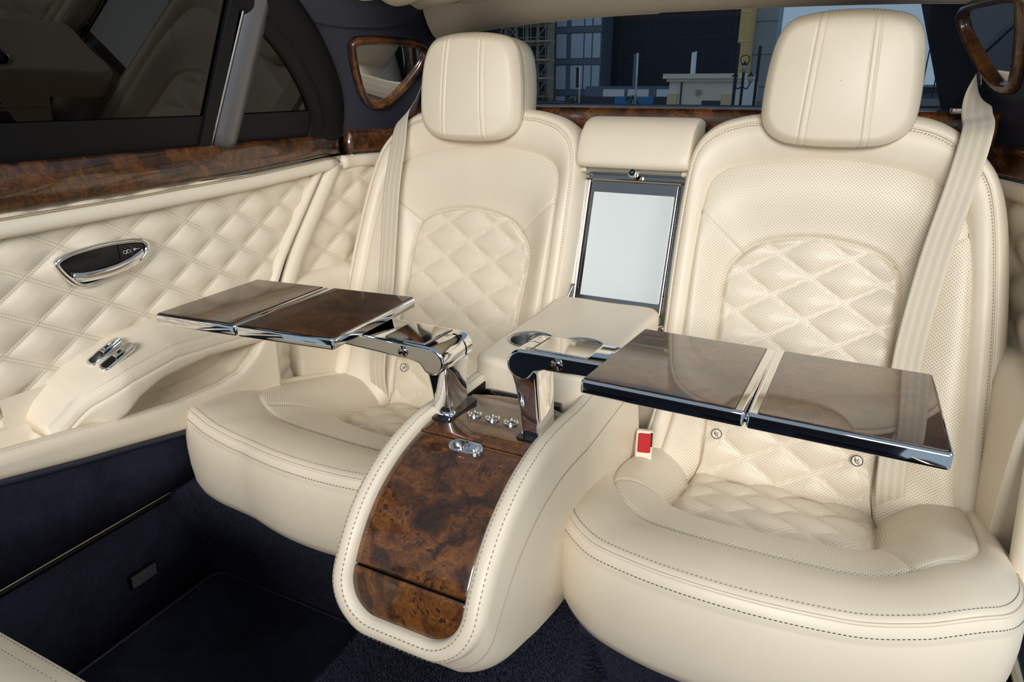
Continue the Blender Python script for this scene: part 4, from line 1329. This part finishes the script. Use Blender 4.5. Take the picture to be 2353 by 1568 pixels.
pad = thing('centre_pad', (0, 1.46, .85), 'cream leather pad with round lock hung above the frosted glass door', 'pad')
sec = cr([(.604, .020), (.602, .038), (.612, .050), (.640, .050), (.672, .042), (.702, .022), (.722, -.010), (.731, -.050), (.725, -.075), (.66, -.075), (.606, -.06)], 8, True)
xs = np.r_[-.122, -.1215, -.119, -.114, np.linspace(-.10, .10, 15), .114, .119, .1215, .122]
sc_x = np.interp(np.abs(xs), [.10, .114, .119, .1215, .122], [1, .99, .965, .93, .89])
cs = sec.mean(0)
P = np.array([fb(np.full(len(sec), x), *(cs + (sec - cs) * k).T) for x, k in zip(xs, sc_x)])
surf('pad_cushion', P, M['leather'], pad, cv=True, caps=True)
plate('lip_strip', rrect(-.106, .108, .5955, .606, .003), fb, -.004, .018, M['satin'], pad, .003)
for sx_ in (-1, 1):
    plate('lip_end', rrect(sx_ * .113 - .008, sx_ * .113 + .008, .594, .606, .002), fb, -.004, .022, M['ivory_plastic'], pad, .002)
a = circ(.0105, 32)
lk = plate('lock_escutcheon', a + np.array([.002, .596]), fb, .010, .027, M['chrome'], pad, .003, smooth=True)
plate('lock_barrel', circ(.0068, 24) + np.array([.002, .596]), fb, .0265, .0278, M['black_gloss'], lk, .0005)
plate('lock_key_slot', circ(.0022, 6) + np.array([.002, .596]), fb, .0276, .0286, M['chrome'], lk, .0004)

# ================================================================ folding tables on their arms
def table(sg):
    if sg > 0:
        O = np.array([.187, .667, .720]); ex = np.array([.361, -.011, .0008]); ey = np.array([.004, .249, -.0174]); Wd, Dp, split = .362, .249, .181
        lab = 'open walnut and chrome folding table in front of the seat nearest the camera'
    else:
        O = np.array([-.188, .6865, .700]); ex = np.array([-.321, -.033, 0]); ey = np.array([-.010, .221, 0]); Wd, Dp, split = .323, .222, .168
        lab = 'open walnut and chrome folding table beside the quilted door'
    tb = thing('folding_table', (sg * .075, .785, .55), lab, 'table', 'folding tables on the console')
    fr = Fr(O, ex, ey, (0, 0, 1) if sg < 0 else (0, .0697, .9976))
    th = .0175
    for i, (x0, x1) in enumerate(((0.0, split - .0008), (split + .0008, Wd))):
        leaf = plate('table_leaf', rrect(x0, x1, 0, Dp, .004, 4), fr, -th, 0.0, M['chrome'], tb, .0035, 4, smooth=False)
        leaf.data.polygons.foreach_set('use_smooth', [len(p.vertices) == 4 for p in leaf.data.polygons])
        inner = .011
        a0, a1 = (x0 + .0035, x1 - inner) if i == 0 else (x0 + inner, x1 - .0035)
        plate('gap_line', rrect(a0 - .0012, a1 + .0012, .0026, Dp - .0026, .003), fr, -.001, .00035, M['black_gloss'], leaf, .0002)
        plate('walnut_inlay', rrect(a0, a1, .0042, Dp - .0042, .002), fr, -.001, .0012, M['wood_dark'], leaf, .0006)
        tube('hinge_pin', fr(np.array([split] * 2), np.array([.002, .02]), np.array([-.008, -.008])), .0035, M['chrome'], leaf, 8)
    # arm: rounded knuckle and bar, extruded front to back
    y0, y1 = (.757, .845) if sg < 0 else (.714, .796)
    DZ = 0.0 if sg < 0 else .022
    zc = .6605
    kx = .0735 if sg < 0 else .068
    a = np.linspace(R(60), R(300), 22)
    kn = [(kx + .0215 * math.cos(t), zc + .0215 * math.sin(t)) for t in a]
    prof = np.array([(.30, .6825), (.105, .6825), (kx + .012, .6822)] + kn[2:] + [(kx + .020, .6535), (kx + .034, .6585), (.105, .6580), (.16, .6585), (.30, .664)])
    TL = 0.0 if sg < 0 else .0697
    fk = Fr((0, y0, DZ), (sg, 0, 0), (0, TL, 1), (0, 1, -TL))
    ar = plate('arm', prof, fk, 0, y1 - y0, M['chrome'], tb, .004, 4, smooth=False)
    ar.data.polygons.foreach_set('use_smooth', [len(p.vertices) == 4 for p in ar.data.polygons])
    plate('arm_cover', rrect(kx + .014, .158, .008, y1 - y0 - .008, .004), Fr((0, y0, DZ), (sg, 0, 0), (0, 1, -TL), (0, TL, 1)), .6822, .6840, M['chrome'], ar, .0008)
    plate('arm_slot', rrect(kx + .010, kx + .012, .008, y1 - y0 - .008, .0008), Fr((0, y0, DZ), (sg, 0, 0), (0, 1, -TL), (0, TL, 1)), .6820, .6829, M['black_gloss'], ar, .0002)
    tube('knuckle_line', np.array([(sg * (kx + .0220 * math.cos(t)), y0 + (.066 if sg < 0 else .110), DZ + zc + .0220 * math.sin(t)) for t in np.linspace(R(85), R(275), 18)]), .0007, M['black_gloss'], ar, 5)
    tube('pivot_boss', np.array([(sg * .120, y0 - .001 + .669 * TL, DZ + .669), (sg * .120, y0 + .002 + .669 * TL, DZ + .669)]), .0085, M['dark_chrome'], ar, 20)
    # post: flared at the head, slim at the foot
    zs = np.array([.548, .565, .60, .63, .648, .660]) + DZ * np.array([0, 0, .3, .7, 1, 1])
    wx = np.array([.0150, .0145, .0155, .0175, .020, .0195]); dy = np.array([.027, .027, .028, .030, .033, .033])
    xc = np.array([.0745, .0745, .0735, .072, .071, .0705]) + (0 if sg > 0 else .002); yc = np.array([.815, .815, .810, .804, .800, .799]) - (.006 if sg > 0 else 0)
    P = []
    for z, wx_, dy_, x_, y_ in zip(zs, wx, dy, xc, yc):
        r_ = rrect(-wx_, wx_, -dy_, dy_, .005, 4)
        P.append(np.c_[sg * (x_ + r_[:, 0]), y_ + r_[:, 1], np.full(len(r_), z)])
    surf('post', np.array(P), M['chrome'], tb, cv=True, caps=True)
    tube('foot_pivot', np.array([(sg * .058, .792, .562), (sg * .092, .792, .562)]), .008, M['chrome'], tb, 12)
    return tb


table(-1)
table(1)

# ================================================================ vanity mirrors on the pillars
def vanity(sg):
    f = pil(sg)
    out = np.array([(-.024, .198), (-.021, .213), (-.004, .223), (.069, .227), (.162, .224), (.200, .212), (.209, .191), (.199, .157), (.161, .106), (.121, .067), (.082, .054), (.048, .062), (.019, .096), (-.007, .148)])
    if sg > 0:
        out = out + np.array([.075, .042])
        lab = 'walnut framed vanity mirror on the pillar behind the seat nearest the camera'
    else:
        lab = 'walnut framed vanity mirror on the pillar above the quilted door'
    o2 = resample(cr(out, 12, True), 120, True)
    b = f(o2[:, 0].mean(), o2[:, 1].mean(), 0.)
    t = thing('vanity_mirror', tuple(b), lab, 'mirror', 'vanity mirrors')
    mid = inset2(o2, .0085)
    sweep('wood_frame', f(mid[:, 0], mid[:, 1], np.full(120, .006)), rnd(np.array([(-.0095, -.008), (-.0095, .004), (-.006, .0095), (.003, .0085), (.009, .002), (.0095, -.008)])), f.en, M['wood'], t, closed=True)
    plate('mirror_glass', inset2(o2, .0125), f, -.002, .003, M['mirror'], t, .0005)
    tube('frame_shadow_line', f(*inset2(o2, -.0008).T, np.full(120, .001)), .0016, M['black'], t, 6, True)
    return t


vanity(-1)
vanity(1)

# ================================================================ front seat whose corner shows at the edge of the frame
fs = thing('front_seat', (-.42, .05, .1), 'corner of a cream leather front seat with dark twin stitching', 'car seat')
zz_ = np.linspace(0, 1, 40)
outl = resample(cr([(-.24, .10), (-.205, .15), (-.200, .25), (-.200, .36), (-.204, .42), (-.222, .455), (-.27, .470), (-.42, .475), (-.58, .47), (-.66, .455), (-.685, .42), (-.69, .35), (-.69, .2), (-.66, .11), (-.42, .10)], 12, True), 160, True)
cc = np.array([-.42, .28])
lo = []
for k, yo in ((.55, .0), (.80, .002), (.93, -.006), (.975, -.022), (1.0, -.05), (1.0, -.09), (.97, -.13), (.90, -.15), (.6, -.155), (.02, -.155)):
    a = cc + (outl - cc) * k if k < .9 else inset2(outl, (1 - k) * .42)
    y = .352 + yo - .30 * np.clip((a[:, 1] - .30) / .6, 0, 2) ** 1.1
    lo.append(np.stack([a[:, 0], y, a[:, 1]], 1))
ctrp = np.array([[(-.42, .354, .28)]] * 160).reshape(160, 3)
P = np.array([ctrp] + lo)
surf('backrest', P, M['leather'], fs, cv=True)
for kk, yo in ((.026 * .42, -.0045), (.012 * .42, -.016)):
    a = inset2(outl, kk + .006)
    y = .355 + yo - .30 * np.clip((a[:, 1] - .30) / .6, 0, 2) ** 1.1
    sel = (a[:, 0] > -.45)
    pth = np.stack([a[:, 0], y, a[:, 1]], 1)
    i0 = int(np.argmax(~sel)); idx = (np.arange(160) + i0) % 160; idx = idx[sel[idx]]
    stitch('seam_stitching', pth[idx], (0.4, 1, .2), M['thread_dark'], fs, .0058, .0042, .0013)

# ================================================================ the street behind the car
def bmat(name, c, r=0.7, **k):
    return plain(name, c, r, **k)


B = {
    'dark': bmat('dark_netting', (.012, .016, .026), .6), 'cream': bmat('cream_render', (.86, .78, .62)), 'yellow': bmat('yellow_render', (.85, .58, .22)),
    'grey': bmat('grey_panel', (.40, .46, .50)), 'band': bmat('dark_facade', (.13, .17, .21), .4), 'pane': bmat('pale_glass', (.55, .60, .70), .25),
    'white': bmat('white_panel', (.85, .85, .86)), 'pole': bmat('white_pole', (.70, .72, .74)), 'steel': bmat('scaffold_steel', (.33, .30, .26), .5),
    'shade': bmat('raw_concrete', (.42, .36, .29)), 'hoard': bmat('grey_hoarding', (.055, .06, .075)), 'blue': bmat('blue_poster', (.06, .25, .55)),
    'iron': bmat('black_iron', (.015, .018, .022)), 'lamp': bmat('lantern_glass', (.45, .45, .42), .3), 'asphalt': bmat('asphalt', (.10, .105, .11), .9),
    'green': bmat('leaf_green', (.06, .12, .03)), 'tan': bmat('tan_block', (.80, .60, .36)), 'plank': bmat('timber_plank', (.65, .50, .36)),
}


def bx(name, x0, x1, y0, y1, z0, z1, mat, parent=None):
    V, F = plate_vf(np.array([(x0, y0), (x1, y0), (x1, y1), (x0, y1)]), WORLD, z0, z1, .004, 1)
    return mk(name, V, F, mat, parent, False, fix=True)


g = bx('ground', -140, 140, 4, 180, -.62, -.42, B['asphalt'])
tag(g, 'grey street surface outside the rear window', 'ground', kind='structure')

# glass fronted block
t = thing('office_block', (-27.6, 74, -.42), 'blue grey office block with pale window panes in rows', 'building')
bx('wall', -30.6, -24.9, 72.05, 75.5, -.42, 14, B['band'], t)
cols = [(-29.85, -28.75), (-28.2, -26.85), (-26.7, -25.95), (-25.8, -25.0)]
z0 = -2.3
for fl in range(5):
    for i, (xa, xb) in enumerate(cols):
        zb = z0 + fl * 3.05
        bx('window_pane', xa, xb, 71.95, 72.10, max(zb, -.4), zb + 2.35, B['pane'], t)
for fl in range(5):
    bx('floor_band', -30.6, -24.85, 71.90, 72.02, z0 + fl * 3.05 + 2.42, z0 + fl * 3.05 + 2.98, B['grey'] if False else B['band'], t)

# unfinished block wrapped in scaffolding
t = thing('scaffolded_building', (-31.3, 69, -.42), 'unfinished concrete building wrapped in metal scaffolding', 'building')
bx('wall', -36, -30.0, 69.6, 71.8, -.42, 13, B['shade'], t)
for fl in range(6):
    bx('floor_slab', -36, -29.2, 68.2, 70, .0 + fl * 1.75, .12 + fl * 1.75, B['plank'], t)
    for k in range(5):
        bx('opening', -35.6 + k * 1.22, -34.8 + k * 1.22, 69.5, 69.62, .25 + fl * 1.75, 1.45 + fl * 1.75, B['dark'], t)
for k in range(9):
    x = -36 + k * .82
    tube('scaffold_pole', np.array([(x, 68.2, -.42), (x, 68.2, 12.5)]), .045, B['steel'], t, 6)
random.seed(4)
for fl in range(7):
    z = .4 + fl * 1.75
    tube('scaffold_rail', np.array([(-36.3, 68.15, z), (-29.2, 68.15, z)]), .04, B['steel'], t, 6)
    for k in range(4):
        x = -35.5 + k * 1.64 + random.uniform(-.2, .2)
        tube('scaffold_brace', np.array([(x, 68.1, z - .5), (x + random.choice((-1.4, 1.4)), 68.1, z + 1.1)]), .04, B['steel'], t, 6)

t = thing('dark_building', (-19, 78, -.42), 'tall dark blue building wrapped in netting', 'building')
bx('wall', -26.4, -12.05, 75.7, 90, 1.05, 22, B['dark'], t)
bx('base_wall', -26.4, -12.05, 75.9, 90, -.42, 1.05, B['grey'], t)
for k in range(5):
    bx('netting_joint', -24.0 + k * 2.9, -23.93 + k * 2.9, 75.62, 75.72, 1.05, 22, B['hoard'], t)
for z in (3.4, 5.6):
    bx('netting_joint', -26.4, -12.05, 75.62, 75.72, z, z + .06, B['hoard'], t)
t = thing('yellow_building', (-12, 78, -.42), 'slim yellow rendered building edge beside the dark block', 'building')
bx('wall', -12.0, -11.0, 75.6, 79.0, -.42, 22, B['yellow'], t)
for k in range(8):
    bx('render_joint', -12.02, -10.98, 75.55, 75.7, k * 2.6, k * 2.6 + .05, B['cream'], t)
t = thing('grey_tower', (-9.6, 80, -.42), 'pale grey slab tower rising behind the street lamp', 'building')
bx('wall', -11.9, -8.9, 79.2, 83, -.42, 24, B['grey'], t)
for k in range(7):
    bx('panel_joint', -11.95, -8.86, 79.12, 79.25, k * 3.1 + 1, k * 3.1 + 1.05, B['band'], t)

t = thing('low_shop_row', (-19, 65, -.42), 'low row of white shutters below the dark building', 'building')
bx('wall', -23.8, -14.5, 64.9, 70, -.42, 1.06, B['band'], t)
for xa, xb in ((-22.0, -19.95), (-19.6, -17.65), (-16.9, -14.9)):
    bx('shutter', xa, xb, 64.8, 64.95, -.42, .78, B['white'], t)

t = thing('gatehouse', (-9, 46, -.42), 'small cream gatehouse with a flat moulded roof', 'building')
bx('wall', -10.85, -7.05, 45.1, 50, -.42, 1.34, B['cream'], t)
bx('side_wall', -7.05, -6.2, 45.4, 50, -.42, 1.30, B['white'], t)
bx('roof_moulding', -11.0, -6.5, 44.9, 50, 1.30, 1.48, B['cream'], t)
bx('roof_slab', -11.2, -6.4, 44.7, 50, 1.48, 1.76, B['cream'], t)
bx('pilaster', -10.90, -10.3, 44.95, 45.15, -.42, .62, B['tan'], t)
bx('pilaster', -7.6, -7.0, 44.95, 45.15, -.42, .62, B['tan'], t)
bx('window', -8.75, -7.65, 45.0, 45.15, -.1, .22, B['hoard'], t)
bx('wall_lamp', -9.15, -8.85, 44.95, 45.15, .55, .85, B['shade'], t)
bx('downpipe', -10.12, -10.04, 45.0, 45.12, -.42, 1.3, B['hoard'], t)

t = thing('hoarding', (-16, 54, -.42), 'grey site hoarding with a blue poster panel', 'hoarding')
bx('panel', -20.5, -17.3, 54, 54.15, -.6, .29, B['hoard'], t)
bx('poster', -17.28, -14.2, 53.95, 54.15, -.6, .31, B['blue'], t)
bx('panel', -14.18, -11.5, 54, 54.15, -.6, .31, B['hoard'], t)
mk('poster_peak', [(-16.1, 53.93, -.4), (-15.5, 53.93, -.4), (-15.85, 53.93, .1), (-16.1, 53.96, -.4), (-15.5, 53.96, -.4), (-15.85, 53.96, .1)], [(0, 1, 2), (3, 5, 4), (0, 3, 4, 1), (1, 4, 5, 2), (2, 5, 3, 0)], B['white'], t, False)

labs = ('white flagpole with dark banner before the office block', 'white flagpole with pale banner before the middle of the dark building', 'white flagpole rising behind the gatehouse roof')
for (x, zt, banner), lb in zip(((-18.85, 2.4, 'iron'), (-14.55, 3.23, 'band'), (-10.5, 3.26, 'white')), labs):
    t = thing('flagpole', (x, 50.4, -.42), lb, 'flagpole', 'flagpoles')
    tube('pole', np.array([(x, 50.4, -.42), (x - .03, 50.4, zt)]), .065, B['pole'], t, 8)
    bx('banner', x - .30, x - .06, 50.38, 50.42, .95, zt - .05, B[banner], t)

lampt = thing('street_lamp', (-3.5, 25.2, -.42), 'ornate iron street lamp with a cluster of glass lanterns', 'street lamp')
tube('post', np.array([(-3.42, 25.2, -.42), (-3.42, 25.2, 1.75)]), .045, B['iron'], lampt, 10)
for k, (dx, z) in enumerate(((-.26, 1.28), (.24, 1.28), (.0, 1.62))):
    pth = cr([(-3.42, 25.2, z - .25), (-3.42 + dx * .6, 25.2, z - .32), (-3.42 + dx, 25.2, z - .16)], 8) if dx else np.array([(-3.42, 25.2, z - .3), (-3.42, 25.2, z - .1)])
    tube('bracket', pth, .02, B['iron'], lampt, 6)
    cx = -3.42 + dx
    a = np.linspace(0, 2 * math.pi, 10, endpoint=False)
    prof = [(.02, z - .16), (.07, z - .14), (.10, z + .06), (.09, z + .08)]
    ln = surf('lantern', np.array([[(cx + r_ * math.cos(t_), 25.2 + r_ * math.sin(t_), z_) for r_, z_ in prof] for t_ in a]), B['lamp'], lampt, cu=True)
    prof = [(.12, z + .075), (.11, z + .095), (.03, z + .15), (.012, z + .21)]
    surf('lantern_cap', np.array([[(cx + r_ * math.cos(t_), 25.2 + r_ * math.sin(t_), z_) for r_, z_ in prof] for t_ in a]), B['iron'], ln, cu=True)
tube('hoop', np.array([(-3.42 + .14 * math.cos(t_), 25.2, 1.86 + .14 * math.sin(t_)) for t_ in np.linspace(0, 6.283, 20, False)]), .014, B['iron'], lampt, 6, True)
for (x, zt), lb in zip(((-3.60, 2.35), (-2.93, 2.25)), ('slim black post just before the ornate street lamp', 'slim black post close behind the tall headrest edge')):
    o = mk('iron_post', *join_vf([plate_vf(circ(.05, 10) + np.array([x, 24.8]), WORLD, -.42, zt, .01, 2), plate_vf(circ(.07, 10) + np.array([x, 24.8]), WORLD, -.42, -.1, .01, 2)]), B['iron'], None, True, fix=True)
    tag(o, lb, 'post', 'black posts by the street lamp')
for (x, zt, dx), lb in zip(((6.45, 5.5, .35), (7.75, 7.9, -.55)), ('shorter grey lamp post on the far road', 'taller grey lamp post on the far road')):
    t = thing('road_lamp', (x, 108, -.42), lb, 'lamp post', 'road lamps')
    tube('pole', np.array([(x, 108, -.42), (x, 108, zt - .1), (x + dx * .5, 108, zt), (x + dx * 1.3, 108, zt)]), .08, B['hoard'], t, 6)
    bx('lamp_head', x + dx * 1.3 - .3, x + dx * 1.3 + .3, 107.8, 108.2, zt - .05, zt + .1, B['hoard'], t)
t = thing('flyover', (10, 112, -.42), 'grey concrete flyover with railing on the horizon', 'bridge')
bx('deck', 2.5, 40, 110, 118, .35, .95, B['hoard'], t)
bx('railing', 2.5, 40, 109.9, 110.1, .95, 1.25, B['grey'], t)
bx('abutment', 2.5, 40, 110.5, 117, -.42, .35, B['band'], t)
for k, (x, y, r_) in enumerate(((-15.4, 52.5, .55), (-20.6, 53.0, .5), (-28.9, 66.5, .7))):
    lb = ('small green shrub before the blue poster panel', 'small green shrub at the end of the grey hoarding', 'small green shrub at the foot of the office block')[k]
    rs = random.Random(k)
    pts = []
    for _ in range(140):
        v = unit(np.array([rs.gauss(0, 1), rs.gauss(0, 1), rs.gauss(0, 1)])) * r_ * rs.uniform(.5, 1)
        c_ = np.array([x, y, -.05]) + v
        u_ = unit(np.array([rs.gauss(0, 1), rs.gauss(0, 1), rs.gauss(0, 1)])) * .12; w_ = unit(np.cross(u_, (rs.gauss(0, 1), .3, 1))) * .06
        pts.append(([c_ - u_, c_ + w_, c_ + u_, c_ - w_], [(0, 1, 2, 3)]))
    t = thing('shrub', (x, y, -.42), lb, 'shrub', 'shrubs outside')
    mk('foliage', *join_vf(pts), B['green'], t, False)
    tube('stem', np.array([(x, y, -.42), (x, y, .0)]), .03, B['shade'], t, 6)
